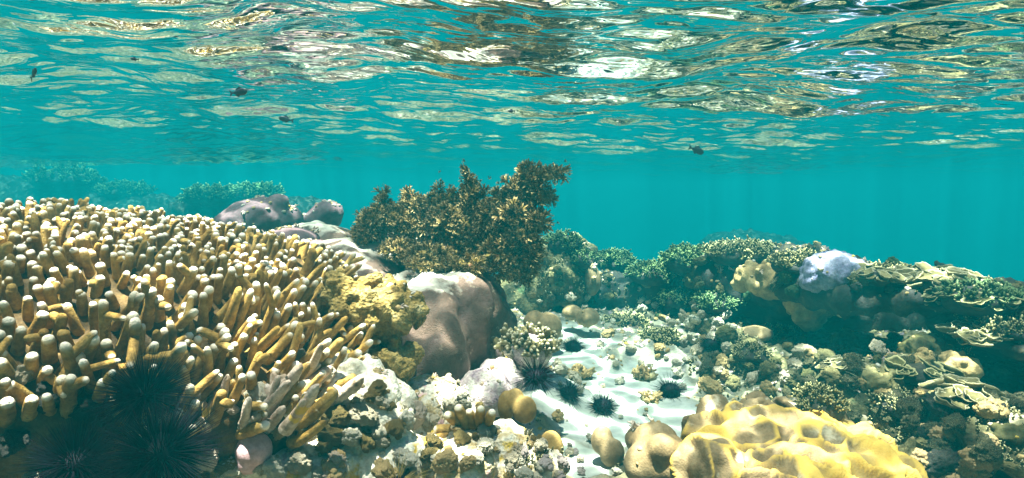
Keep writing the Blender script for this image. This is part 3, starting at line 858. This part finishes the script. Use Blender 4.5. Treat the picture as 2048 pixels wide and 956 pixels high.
for k, (px, py, rx, ry, rz, n, sz, mt, lab) in enumerate(spots):
    c, nn = on(px, py + 12)
    thicket('branching_coral', c, (rx, ry, rz), n, sz, mt, lab, GT, 100 + k, base='darkrock')
for k, (px, py, Y, rr_, lab) in enumerate([(130, 350, 7.9, .5, 'hazy branching coral on the top of the far left mound'), (250, 375, 7.7, .4, 'hazy branching coral on the right shoulder of the far left mound'),
        (420, 385, 5.7, .28, 'hazy branching coral on the left of the far mound behind the mauve boulders'), (510, 380, 5.8, .3, 'hazy branching coral on the right of the far mound behind the mauve boulders')]):
    c, nn = on(px, py + 14)
    if c[1] < 5: c = Pn(px, py + 14, Y)
    thicket('branching_coral', c, (rr_, rr_, rr_ * .4), 170, .10, 'green', lab, 'branching corals on the far mounds', 160 + k, base='darkrock')
# knobbly branching coral above the near urchin
c, nn = on(1050, 730)
c = Pn(1052, 705, 1.32)
thicket('knob_branch_coral', c, (.075, .06, .05), 90, .030, 'plate', 'tan branching coral with blunt pale knobs just above the nearest black urchin', 'blunt branching corals', 201, tm=KN, up=.6, base='pinkrock')
for k, (px, py, Y, r, n, sz, lab) in enumerate([(1160, 745, 1.6, .045, 40, .022, 'small tan knobbly coral cluster at the left edge of the sand patch'),
                       (1290, 745, 1.75, .04, 36, .022, 'small pale knobbly coral cluster in the middle of the sand'),
                       (1300, 790, 1.62, .03, 24, .018, 'little cream knob cluster right behind the sand urchins')]):
    l, nn = hit(px, py + 10); 
    thicket('knob_branch_coral', np.array(l), (r, r, r * .6), n, sz, 'tan', lab, 'blunt branching corals', 210 + k, tm=KN, up=.3, base='reef')

# pale old branches fanning out of the shaded right flank of the finger colony
root = thing('dead_branch_coral', Pn(530, 860, .9), 'pale pinkish branches fanning up and right from the shaded flank of the finger coral', 'coral')
v0, f0 = ico(4); V = noisy(v0 * np.array([.13, .06, .05]), v0, .015, 18, 3, 3) + Pn(520, 860, .95); mk('colony_base', V, f0, M['white'], root)
g = np.random.default_rng(91)
for k in range(46):
    u = g.uniform(0, 1); dep = g.uniform(.80, .98)
    a = Pn(375 + 260 * u + g.normal(0, 12), 850 + g.normal(0, 26), dep)
    e_ = a + np.array([.018 + .045 * u + g.normal(0, .010), -.03 + g.normal(0, .012), .075 * g.uniform(.55, 1.15)])
    md = (a + e_) / 2 + g.normal(0, .006, 3); r_ = g.uniform(.006, .0095)
    mb = MB(); tt = np.array([0, .25, .5, .75, .92, 1.0])
    pts = [(1 - t_) ** 2 * a + 2 * t_ * (1 - t_) * md + t_ * t_ * e_ for t_ in tt]
    v, f, at = tube(pts, [r_ * q_ for q_ in (1.35, 1.15, 1.0, .95, .75, .3)], 10, tt * .9); mb.add(v + (v - a) * .0 + g.normal(0, .0004, v.shape), f, at)
    for b_ in range(g.integers(1, 3)):
        s0 = pts[1 + b_]; d_ = (e_ - a) * .45 + g.normal(0, .012, 3)
        mb.add(*tube([s0, s0 + d_ * .5, s0 + d_ * .9, s0 + d_], [r_ * .8, r_ * .75, r_ * .6, r_ * .25], 8, np.array([.3, .6, .9, .95])))
    mb.build('branch', M['deadbranch'] if k % 3 else M['finger'], root)

# small finger colony pointing left at the bottom middle
root = thing('small_finger_coral', Pn(925, 900, .95), 'small colony of ochre fingers with white tips pointing up and left at the bottom', 'coral', 'finger corals')
v0, f0 = ico(4); V = noisy(v0 * np.array([.035, .03, .04]), v0, .008, 30, 3, 3) + Pn(940, 895, .98); mk('colony_base', V, f0, M['ochre_lobe'], root)
for k, (px, py, qx, qy, r) in enumerate([(905, 870, 860, 880, .0075), (912, 885, 850, 895, .007), (905, 858, 868, 858, .0075), (915, 845, 893, 828, .0085),
                                         (930, 845, 915, 812, .009), (945, 845, 937, 820, .008), (958, 845, 962, 815, .008), (920, 905, 862, 905, .007),
                                         (925, 865, 905, 850, .0085), (975, 850, 985, 822, .008), (900, 895, 845, 880, .006), (935, 880, 900, 875, .008)]):
    a = Pn(px, py, .95); b = Pn(qx, qy, .92 + .01 * (k % 3)); a = a + (a - b) * .25
    pts = [a + (b - a) * u for u in (0, .25, .5, .75, .9, .97, 1.0)]
    v, f, at = tube(pts, [r * s for s in (1.1, 1.05, 1, .97, .85, .6, .3)], 10, np.array([0, .25, .5, .7, .88, .97, 1.0]))
    MB().add(v, f, at).build('finger', M['finger'], root)

# ------------------------------------------------------------------ plate corals on the ledge
def shelf(mb, c, d, r, seed):
    """one thin scalloped shelf growing out of the colony along d"""
    g = np.random.default_rng(seed); n, m = 7, 26
    u = np.linspace(0, 1, n)[:, None]; th = np.linspace(0, 2 * np.pi, m, endpoint=False)[None]
    rim = 1 + .16 * np.sin(2 * th + g.uniform(0, 6)) + .10 * np.sin(5 * th + g.uniform(0, 6)) + .06 * np.sin(9 * th + g.uniform(0, 6))
    x = r * u * rim * np.cos(th); y = r * u * rim * np.sin(th) * .8; z = r * .25 * u ** 2 + 0 * th
    top = np.stack([x, y, z], -1).reshape(-1, 3); bot = np.stack([x * .9, y * .9, z - r * (.42 - .20 * u)], -1).reshape(-1, 3)
    top[:, 2] += r * .22 * fbm(top, 1.1 / r, 3, seed)
    V = np.concatenate([top, bot]); i = np.arange(n - 1)[:, None] * m; j = np.arange(m)[None]; j2 = (j + 1) % m
    q = np.stack([i + j, i + m + j, i + m + j2, i + j2], -1).reshape(-1, 4); N0 = n * m
    e = (n - 1) * m + np.arange(m); e2 = (n - 1) * m + (np.arange(m) + 1) % m
    up = np.array([0, 0, 1.]) + .45 * np.array([d[0], d[1], 0]) + g.normal(0, .16, 3)
    mb.add(V @ frame_from(up).T + c, [q, q[:, ::-1] + N0, np.stack([e, e + N0, e2 + N0, e2], -1)],
           np.concatenate([np.repeat(np.linspace(0, 1, n), m), np.repeat(np.linspace(0, .5, n), m)]))
def plate(c, rx, ry, rz, n, seed, mat, label):
    g = np.random.default_rng(seed); mb = MB(); c = np.array(c, float)
    root = thing('plate_coral', c - [0, 0, rz * .3], label, 'coral', 'plate corals on the ledge')
    v0, f0 = ico(4); V = noisy(v0 * [rx, ry, rz] * .8, v0, .012, 22, seed, 3) + c; mk('base', V, f0, M['darkrock'], root)
    for k in range(n):
        d = g.normal(size=3); d[2] = abs(d[2]) * .8; d /= np.linalg.norm(d)
        shelf(mb, c + d * [rx, ry, rz] * g.uniform(.8, 1.0), d, g.uniform(.016, .034) * (rx / .09) ** .5, seed * 50 + k)
    mb.build('shelves', M[mat], root)
for k, (px, py, rx, ry, rz, n, mt, lab) in enumerate([(1890, 565, .11, .11, .045, 46, 'plate', 'broad shelving coral at the right end of the reef skyline'),
        (1810, 560, .09, .10, .035, 36, 'plate', 'tan shelving coral on the ledge right of the purple coral'),
        (1950, 600, .09, .10, .045, 36, 'olive', 'dark shelving coral sloping down at the right of the skyline'),
        (1745, 550, .06, .08, .03, 22, 'plate', 'small shelving coral tucked against the right side of the purple coral'),
        (1840, 745, .07, .06, .03, 26, 'olive', 'olive shelving coral jutting out below the dark hollow'),
        (1920, 790, .06, .06, .03, 24, 'plate', 'grey green shelving coral lower down on the knobbly hump'),
        (1980, 670, .09, .09, .03, 34, 'plate', 'shelving coral right above the black recess'),
        (1700, 735, .06, .05, .03, 22, 'plate', 'cream shelving coral on the reef hump below the tan lobed coral')]):
    c, nn = on(px, py + 8, .004)
    plate(c, rx, ry, rz, n, 300 + k, mt, lab)

# ------------------------------------------------------------------ brown seaweed on the massive coral
def blade_tuft(seed, n=9):
    g = np.random.default_rng(seed); mb = MB()
    for k in range(n):
        az = k * 6.283 / n + g.normal(0, .25); out = g.uniform(.5, 1.0); L = g.uniform(.8, 1.2)
        ca, sa = math.cos(az), math.sin(az); wv = np.array([-sa, ca, 0]) 
        pts = []; ws = [.09, .15, .18, .15, .05]
        for i, u in enumerate((0, .3, .6, .85, 1.0)):
            rr = out * u ** 1.3 * .75; zz = L * (u - .28 * u * u * out)
            pts.append(np.array([ca * rr, sa * rr, zz]))
        V = []
        for p_, w_ in zip(pts, ws):
            V += [p_ - wv * w_ * .5 + [0, 0, .06], p_ + np.array([-ca * .05, -sa * .05, -.03]), p_ + wv * w_ * .5 + [0, 0, .06]]
        f = []
        for i in range(4):
            for j in (0, 1): a_ = i * 3 + j; f.append([a_, a_ + 1, a_ + 4, a_ + 3])
        mb.add(np.array(V), np.array(f), np.repeat([0, .3, .6, .85, 1.], 3))
    return (np.concatenate(mb.V), mb.F, np.concatenate(mb.A))
TU = [blade_tuft(s, 8 + s % 4) for s in range(6)]

def seaweed(lobes, n, size, label, seed, base_pt):
    """lobes = [(centre, radii)]"""
    g = np.random.default_rng(seed)
    root = thing('brown_seaweed', base_pt, label, 'seaweed', 'brown seaweed clumps on the massive coral')
    V, Nn, Fs = blob([(c, np.array(r) * .72) for c, r in lobes], .008, 3); V = noisy(V, Nn, .012, 40, seed, 3)
    mk('stems', V, Fs, M['algae'], root)
    vol = np.array([max(np.prod(r), 1e-6) ** .667 for c, r in lobes]); vol /= vol.sum()
    mb = MB()
    li = g.choice(len(lobes), n, p=vol)
    cs = np.array([c for c, r in lobes])[li]; rs = np.array([r for c, r in lobes])[li]
    d = g.normal(size=(n, 3)); d /= np.linalg.norm(d, axis=1, keepdims=True)
    pos = cs + d * rs * g.uniform(.62, 1.0, (n, 1))
    dirs = d + np.array([0, 0, .35]) + g.normal(0, .35, (n, 3))
    fr_ = frame_from(dirs); Mx = fr_ * (size * g.uniform(.6, 1.3, n))[:, None, None]
    idx = g.integers(0, len(TU), n)
    for k in range(len(TU)):
        s = idx == k
        mb.add(*scatter(TU[k], Mx[s], pos[s]))
    p2 = np.repeat(pos, 2, 0) + g.normal(0, size * .45, (2 * n, 3)); M2 = frame_from(np.repeat(dirs, 2, 0) + g.normal(0, .6, (2 * n, 3))) * (size * g.uniform(.3, .6, 2 * n))[:, None, None]
    id2 = g.integers(0, len(TU), 2 * n)
    for k in range(len(TU)): mb.add(*scatter(TU[k], M2[id2 == k], p2[id2 == k]))
    mb.build('fronds', M['algae'], root)

def Bl(px, py, Y, rx, ry, rz): return (Pn(px, py, Y), (rx * .86, ry, rz * .9))
seaweed([Bl(755, 440, 1.6, .05, .05, .035), Bl(735, 465, 1.58, .035, .05, .03), Bl(768, 408, 1.62, .020, .02, .022), Bl(765, 388, 1.62, .008, .01, .010)], 300, .019,
        'leftmost low hump of brown seaweed over the sandy top', 1, Pn(755, 500, 1.6))
seaweed([Bl(830, 415, 1.62, .040, .05, .030), Bl(822, 388, 1.62, .016, .02, .012), Bl(872, 405, 1.62, .025, .03, .025), Bl(815, 455, 1.6, .06, .05, .04), Bl(868, 450, 1.59, .05, .05, .045), Bl(790, 438, 1.6, .04, .05, .03), Bl(877, 376, 1.62, .010, .012, .018)], 460, .019,
        'brown seaweed hump with orange fronds left of the tall middle spire', 2, Pn(830, 500, 1.6))
seaweed([Bl(938, 405, 1.6, .040, .04, .035), Bl(938, 370, 1.6, .017, .016, .022), Bl(939, 347, 1.6, .008, .008, .018), Bl(915, 455, 1.58, .075, .06, .05),
         Bl(955, 490, 1.56, .07, .06, .045), Bl(982, 440, 1.56, .045, .05, .05), Bl(895, 435, 1.6, .04, .05, .04), Bl(905, 395, 1.6, .018, .02, .02), Bl(968, 385, 1.6, .012, .014, .014)], 760, .021,
        'tall middle clump of brown seaweed ending in a thin spire', 3, Pn(940, 530, 1.55))
seaweed([Bl(1035, 400, 1.55, .040, .045, .035), Bl(1060, 362, 1.53, .032, .03, .024), Bl(1058, 342, 1.53, .018, .016, .012), Bl(1095, 354, 1.52, .030, .024, .016), Bl(1120, 346, 1.51, .012, .010, .008),
         Bl(1082, 388, 1.53, .028, .035, .025), Bl(1030, 440, 1.52, .065, .06, .045), Bl(1078, 447, 1.5, .022, .03, .022), Bl(1040, 480, 1.5, .05, .05, .04), Bl(1010, 505, 1.5, .06, .06, .035),
         Bl(1060, 515, 1.5, .025, .04, .025), Bl(1003, 405, 1.55, .022, .03, .025), Bl(1020, 372, 1.54, .012, .014, .012)], 900, .022,
        'largest brown seaweed clump leaning out to the upper right', 4, Pn(1010, 540, 1.5))
seaweed([Bl(800, 500, 1.5, .055, .05, .016), Bl(860, 510, 1.46, .06, .05, .018), Bl(930, 530, 1.44, .05, .04, .018), Bl(850, 528, 1.40, .05, .03, .010)], 330, .016,
        'low fringe of pale brown seaweed along the front of the sandy top', 5, Pn(850, 530, 1.45))
seaweed([Bl(1045, 548, 1.5, .030, .03, .018), Bl(1005, 540, 1.46, .035, .03, .018)], 110, .016,
        'small dark seaweed tuft drooping below the largest clump', 6, Pn(1030, 545, 1.5))

# ------------------------------------------------------------------ sea urchins
def spine_t(sides=5):
    v, f, a = tube([[0, 0, 0], [0, 0, .5], [0, 0, 1.0]], [.040, .026, .006], sides); return (v, f, a)
SP = spine_t()
def urchin(c, r, sp, n, label, seed, mat='urchin', group='black sea urchins', up=None, wide=.5):
    g = np.random.default_rng(seed)
    root = thing('sea_urchin', (c[0], c[1], c[2] - r * .6), label, 'sea urchin', group)
    v0, f0 = ico(4); mk('body', v0 * np.array([r, r, r * .72]) * (1 + .03 * fbm(v0, 8, 2, seed))[:, None] + c, f0, M['urchin'], root)
    k = np.arange(n) + .5; ph = np.arccos(1 - 2 * k / n * .93); th = math.pi * (1 + 5 ** .5) * k
    d = np.stack([np.cos(th) * np.sin(ph), np.sin(th) * np.sin(ph), np.cos(ph)], 1) + g.normal(0, .16, (n, 3)); d /= np.linalg.norm(d, axis=1, keepdims=True)
    L = sp * g.uniform(.45, 1.2, n)
    Mx = frame_from(d) * L[:, None, None]
    Mx[:, :, :2] *= (sp * wide / L)[:, None, None]
    pos = c + d * np.array([r, r, r * .72]) * .9
    W = scatter(SP, Mx, pos); MB().add(*W).build('spines', M[mat], root)
    return root
for k, (px, py, Y, r, sp, n, lab) in enumerate([
    (1072, 752, 1.18, .022, .034, 260, 'nearest black urchin with long spines under the tan branching coral'),
    (1205, 812, 1.50, .024, .032, 260, 'black urchin lying alone out on the open sand'),
    (1137, 786, 1.50, .022, .030, 240, 'black urchin on the sand between the open sand one and the near rock'),
    (1340, 783, 1.66, .028, .032, 240, 'black urchin at the right edge of the sand patch'),
    (1146, 692, 1.95, .026, .030, 200, 'black urchin on the sand directly behind the small tan cluster'),
    (1425, 690, 2.05, .032, .036, 200, 'black urchin in a hollow beside the flat oval coral'),
    (1340, 620, 2.5, .04, .04, 200, 'dark urchin under the green thickets of the reef bank'),
    (1165, 795, 1.0, .0, .0, 0, ''),
    (290, 790, .70, .020, .040, 560, 'long spined black urchin pressed under the finger coral front'),
    (320, 905, .64, .028, .045, 520, 'largest long spined black urchin at the bottom below the finger coral'),
    (150, 925, .68, .022, .040, 420, 'long spined black urchin at the bottom left in deep shade')]):
    if n == 0: continue
    c = Pn(px, py, Y)
    if Y > 1.3:
        l, nn = hit(px, py + 8)
        if l is not None: s = l.y / Y; c = np.array(l) + np.array([0, 0, r * .5]); r *= s; sp *= s
    urchin(c, r, sp, n * 2 if Y < .8 else n, lab, 400 + k, wide=.28 if Y < .8 else .5)
c = Pn(795, 965, .85)
urchin(c, .014, .035, 120, 'small urchin with yellow brown spines at the bottom edge', 450, mat='yspine', group=None)

# ------------------------------------------------------------------ rubble
VAR = []
for s in range(10):
    v0, f0 = ico(5)
    g = np.random.default_rng(s); st = g.uniform(.6, 1.2, 3)
    V = v0 * st; V = V + v0 * (0.35 * fbm(v0, 1.3, 4, s * 7)[:, None])
    f1, f2 = worley(V, 2.6, s); V = V + v0 * (.32 * (.5 - f1))[:, None]
    f1, f2 = worley(V, 6, s); V = V + v0 * (.16 * (.5 - f1))[:, None]
    f1, f2 = worley(V, 15, s); V = V + v0 * (.07 * (.5 - f1) + .05 * fbm(V, 12, 3, s))[:, None]
    if s % 2:
        gb = [((0, 0, 0), .72)]
        for k in range(26):
            d = g.normal(size=3); d /= np.linalg.norm(d); rr_ = g.uniform(.14, .30); gb.append((tuple(d * g.uniform(.55, .85)), (rr_, rr_, rr_ * 1.2)))
        V, Nn_, f0 = blob(gb, .055, 2); V = noisy(V, Nn_, .10, 5, s, 3, .06, 9)
    VAR.append(rawmesh('rubble_piece', V, f0))
VM = {}
def piece(name, l, n, r, mat, label, cat, group, sink=.3):
    key = (rnd.randrange(10), mat)
    if key not in VM:
        me = VAR[key[0]].copy(); me.materials.clear(); me.materials.append(M[mat]); VM[key] = me
    o = bpy.data.objects.new(name, VM[key]); C.objects.link(o)
    o.location = Vector(l) + Vector(n) * r * (1 - sink)
    o.rotation_euler = (rnd.uniform(-.6, .6), rnd.uniform(-.6, .6), rnd.uniform(0, 6.28))
    o.scale = (r * rnd.uniform(.8, 1.3), r * rnd.uniform(.8, 1.3), r * rnd.uniform(.65, 1.1))
    tag(o, label, cat, group)
    return o
def hollow(px, py): return (1640 < px < 1900 and 585 < py < 685) or (1945 < px < 2080 and 690 < py < 800) or (1480 < px < 1640 and 600 < py < 650)
T = tree()
ADJ = dict(white='bleached white', rubble='mottled cream', yellow='rough yellow brown', tan='rough tan', deadbranch='pale pinkish', pinkrock='mauve speckled', darkrock='dark rough',
           reef='mottled olive grey', plate='olive brown', olive='dark olive', green='dark green', lobe='smooth brown')
def zone(x0, x1, y0, y1, n, r0, r1, mats, label, name='coral_rubble', cat='rubble', group=None, seed=0, poly=None, avoid_sand=True):
    rr = random.Random(seed); k = 0; tries = 0
    while k < n and tries < n * 12:
        tries += 1
        px, py = rr.uniform(x0, x1), rr.uniform(y0, y1)
        if hollow(px, py): continue
        l, nn = hit(px, py)
        if l is None or l.y > 4: continue
        if any(e_.find_nearest(l)[3] < .004 for e_ in EX): continue
        if RB.find_nearest(l)[3] < .02 or BB.find_nearest(l)[3] < .015: continue
        if avoid_sand and float(sand_mask(np.array([l.x]), np.array([l.y]))[0]) > .4: continue
        r = rr.uniform(r0, r1)
        mt = rr.choice(mats); stone = mt in ('white', 'rubble', 'pinkrock', 'reef', 'darkrock', 'deadbranch')
        piece('reef_stone' if stone else 'coral_lump', l, nn, r, mt, ADJ[mt] + (' stone ' if stone else ' coral lump ') + label, 'stone' if stone else 'coral',
              ADJ[mt] + (' stones ' if stone else ' coral lumps ') + label); k += 1
zone(400, 860, 800, 956, 70, .007, .020, ['white', 'white', 'white', 'yellow', 'deadbranch', 'rubble', 'tan'], 'in the rubble heap below the finger coral', seed=1)
zone(560, 780, 640, 820, 22, .008, .018, ['white', 'yellow', 'rubble'], 'between the finger coral and the yellow knobbly coral', seed=2)
zone(860, 1090, 760, 956, 34, .006, .015, ['rubble', 'white', 'yellow', 'white', 'tan'], 'among the rocks around the pink crusted rock', seed=3)
zone(0, 400, 760, 956, 14, .010, .02, ['darkrock', 'rubble', 'darkrock'], 'in the shade under the finger coral', seed=4)
zone(1000, 1450, 590, 760, 60, .009, .026, ['white', 'white', 'rubble', 'tan'], 'along the upper edge of the sand', seed=5)
zone(1400, 1800, 640, 800, 60, .012, .03, ['reef', 'reef', 'tan', 'rubble', 'plate', 'olive'], 'on the reef slope right of the sand', seed=6)
zone(1700, 2048, 700, 956, 70, .010, .028, ['reef', 'reef', 'tan', 'plate', 'darkrock', 'lobe'], 'on the slope below the dark hollow', seed=7)
zone(1100, 2048, 525, 640, 60, .012, .03, ['green', 'olive', 'reef', 'darkrock', 'plate'], 'on top of the right reef bank', seed=8)
zone(1020, 1300, 880, 956, 20, .006, .014, ['rubble', 'white', 'pinkrock'], 'on the near rim of the sand slope', seed=9, avoid_sand=False)
zone(1110, 1400, 640, 870, 30, .006, .017, ['white', 'rubble', 'tan', 'white'], 'resting on the open pale sand', seed=11, avoid_sand=False)
zone(1380, 1500, 590, 700, 6, .02, .03, ['white'], 'at the foot of the dark bank', seed=10)

# fine debris nobody could count
mb = MB(); tv, tf = ico(2)
g = np.random.default_rng(77); n = 0
tm = []
for s in range(4):
    v = tv * (1 + .5 * fbm(tv, 1.6, 3, s)[:, None]) * g.uniform(.5, 1.2, 3); tm.append((v, [tf], np.zeros(len(v))))
pos = []
for k in range(9000):
    x = g.uniform(-1.0, 1.9); y = g.uniform(.5, 3.2)
    l, nn = drop(x, y)
    if l is None or nn.z < .15: continue
    if l.x < -.25 and l.y < 1.6 and l.z > -.32: continue
    if RB.find_nearest(l)[3] < .02 or BB.find_nearest(l)[3] < .02: continue
    sm = float(sand_mask(np.array([l.x]), np.array([l.y]))[0])
    if g.random() < sm * .86: continue
    if vnoise(np.array([[l.x, l.y, l.z]]), 9, 5)[0] < -.25: continue
    pos.append(l[:])
pos = np.array(pos); n = len(pos)
q = frame_from(g.normal(size=(n, 3))) * (g.uniform(.002, .0075, n) * (.6 + .35 * pos[:, 1]))[:, None, None]
idx = g.integers(0, 4, n)
for mt, lab, sel in (('rubble', 'fine broken coral bits strewn over the reef floor', g.random(n) < .55), ('tan', 'fine tan coral bits strewn between the corals', None)):
    s0 = sel if sel is not None else ~prev
    prev = s0; mb = MB()
    for k in range(4):
        s = (idx == k) & s0; mb.add(*scatter(tm[k], q[s], pos[s]))
    tag(mb.build('coral_debris', M[mt]), lab, 'debris', kind='stuff')

# broken sticks of dead coral lying about
pk = pos[g.permutation(len(pos))[:1500]]; nk = len(pk)
dk = g.normal(size=(nk, 3)); dk[:, 2] = np.abs(dk[:, 2]) * .35
Mk = frame_from(dk) * (g.uniform(.010, .024, nk) * (.5 + .3 * pk[:, 1]))[:, None, None]
ik = g.integers(0, len(BR), nk); mb = MB()
for k in range(len(BR)): mb.add(*scatter(BR[k], Mk[ik == k], pk[ik == k]))
tag(mb.build('coral_sticks', M['deadbranch']), 'broken pale coral sticks lying among the rubble', 'debris', kind='stuff')

# tufts of fine growth on the reef
pos = []; nr = []
for k in range(5000):
    px, py = g.uniform(1050, 2080), g.uniform(470, 940)
    if hollow(px, py): continue
    l, nn = hit(px, py)
    if l is None or l.y > 4: continue
    if float(sand_mask(np.array([l.x]), np.array([l.y]))[0]) > .3: continue
    if vnoise(np.array([[l.x, l.y, l.z]]), 6, 15)[0] < 0: continue
    if RB.find_nearest(l)[3] < .03 or any(e_.find_nearest(l)[3] < .004 for e_ in EX): continue
    pos.append(l[:]); nr.append(nn[:])
pos = np.array(pos); nr = np.array(nr) + [0, 0, .5] + g.normal(0, .3, (len(pos), 3)); n = len(pos)
Mx = frame_from(nr) * (.009 * g.uniform(.6, 1.4, n) * (.4 + .45 * pos[:, 1]))[:, None, None]
idx = g.integers(0, len(KN), n)
for j, (mt, lab) in enumerate((('olive', 'fine olive growth covering the right reef'), ('plate', 'fine tan growth covering the right reef'))):
    mb = MB()
    for k in range(len(KN)):
        s = (idx == k) & (np.arange(n) % 2 == j); mb.add(*scatter(KN[k], Mx[s], pos[s]))
    tag(mb.build('reef_growth', M[mt]), lab, 'reef growth', kind='stuff')

# ------------------------------------------------------------------ fish
def fish(c, L, yaw, pitch, label):
    root = thing('small_fish', c, label, 'fish', 'small dark fish under the surface')
    root.rotation_euler = (0, pitch, yaw)
    n = 14; u = np.linspace(0, 1, n)
    h = .30 * np.sin(np.pi * u ** .75) ** .8 * (1 - .25 * u) + .035; h[0] = .02; h[-1] = .05
    pts = np.stack([(u - .5), 0 * u, 0 * u], 1) * L
    v, f, a = tube(pts, h * L * .75, 12); v[:, 1] *= .42
    o = mk('body', v + np.array(c), f, M['fish'], root)
    def fin(name, poly, th=.012):
        P_ = np.array(poly) * L; k = len(P_)
        V = np.concatenate([np.stack([P_[:, 0], 0 * P_[:, 0] - th * L, P_[:, 1]], 1), np.stack([P_[:, 0], 0 * P_[:, 0] + th * L, P_[:, 1]], 1)]) + np.array(c)
        Fq = np.array([[i, (i + 1) % k, (i + 1) % k + k, i + k] for i in range(k)])
        Fs = [Fq, np.array([list(range(k))[::-1]]), np.array([[i + k for i in range(k)]])]
        mk(name, V, Fs, M['fish'], root, smooth=False)
    fin('tail_fin', [(.46, .03), (.72, .22), (.64, 0), (.72, -.22), (.46, -.03)])
    fin('dorsal_fin', [(-.2, .18), (0, .34), (.25, .22), (.3, .10)])
    fin('belly_fin', [(.0, -.18), (.12, -.32), (.3, -.16), (.28, -.08)])
fish(Pn(68, 146, .85), .019, 2.6, .6, 'small dark fish tilted upward under the surface at the upper left')
fish(Pn(570, 238, 1.35), .026, .3, .2, 'small dark fish hanging just below the surface between finger coral and seaweed')
fish(Pn(1395, 301, 1.9), .044, 3.3, -.35, 'slender dark fish right of the seaweed under the surface')
fish(Pn(268, 118, .72), .008, 1.0, 0, 'tiny dark fish high at the left close to the surface')
fish(Pn(1022, 222, 1.1), .011, .4, 0, 'tiny dark fish high above the seaweed')
fish(Pn(480, 184, 1.0), .026, 3.0, .1, 'dark fish among the reflections above the finger coral')

# ------------------------------------------------------------------ water body (the haze)
def haze():
    m, t = nodes('water_body')
    v = N(t, 'ShaderNodeVolumePrincipled')
    v.inputs['Color'].default_value = (0.002, 0.170, 0.202, 1)
    v.inputs['Absorption Color'].default_value = (0, 0.28, 0.32, 1)
    v.inputs['Density'].default_value = 0.22
    v.inputs['Anisotropy'].default_value = 0.2
    o = N(t, 'ShaderNodeOutputMaterial'); t.links.new(v.outputs[0], o.inputs['Volume'])
    x, y0, y1, z0, z1 = 30, -30, 30, -8.2, .55
    V = np.array([[-x, y0, z0], [x, y0, z0], [x, y1, z0], [-x, y1, z0], [-x, y0, z1], [x, y0, z1], [x, y1, z1], [-x, y1, z1]])
    Fq = np.array([[0, 3, 2, 1], [4, 5, 6, 7], [0, 1, 5, 4], [1, 2, 6, 5], [2, 3, 7, 6], [3, 0, 4, 7]])
    ob = mk('haze', V, Fq, m, smooth=False)
    tag(ob, 'turquoise sea water fading everything far off', 'water haze', kind='stuff')
haze()
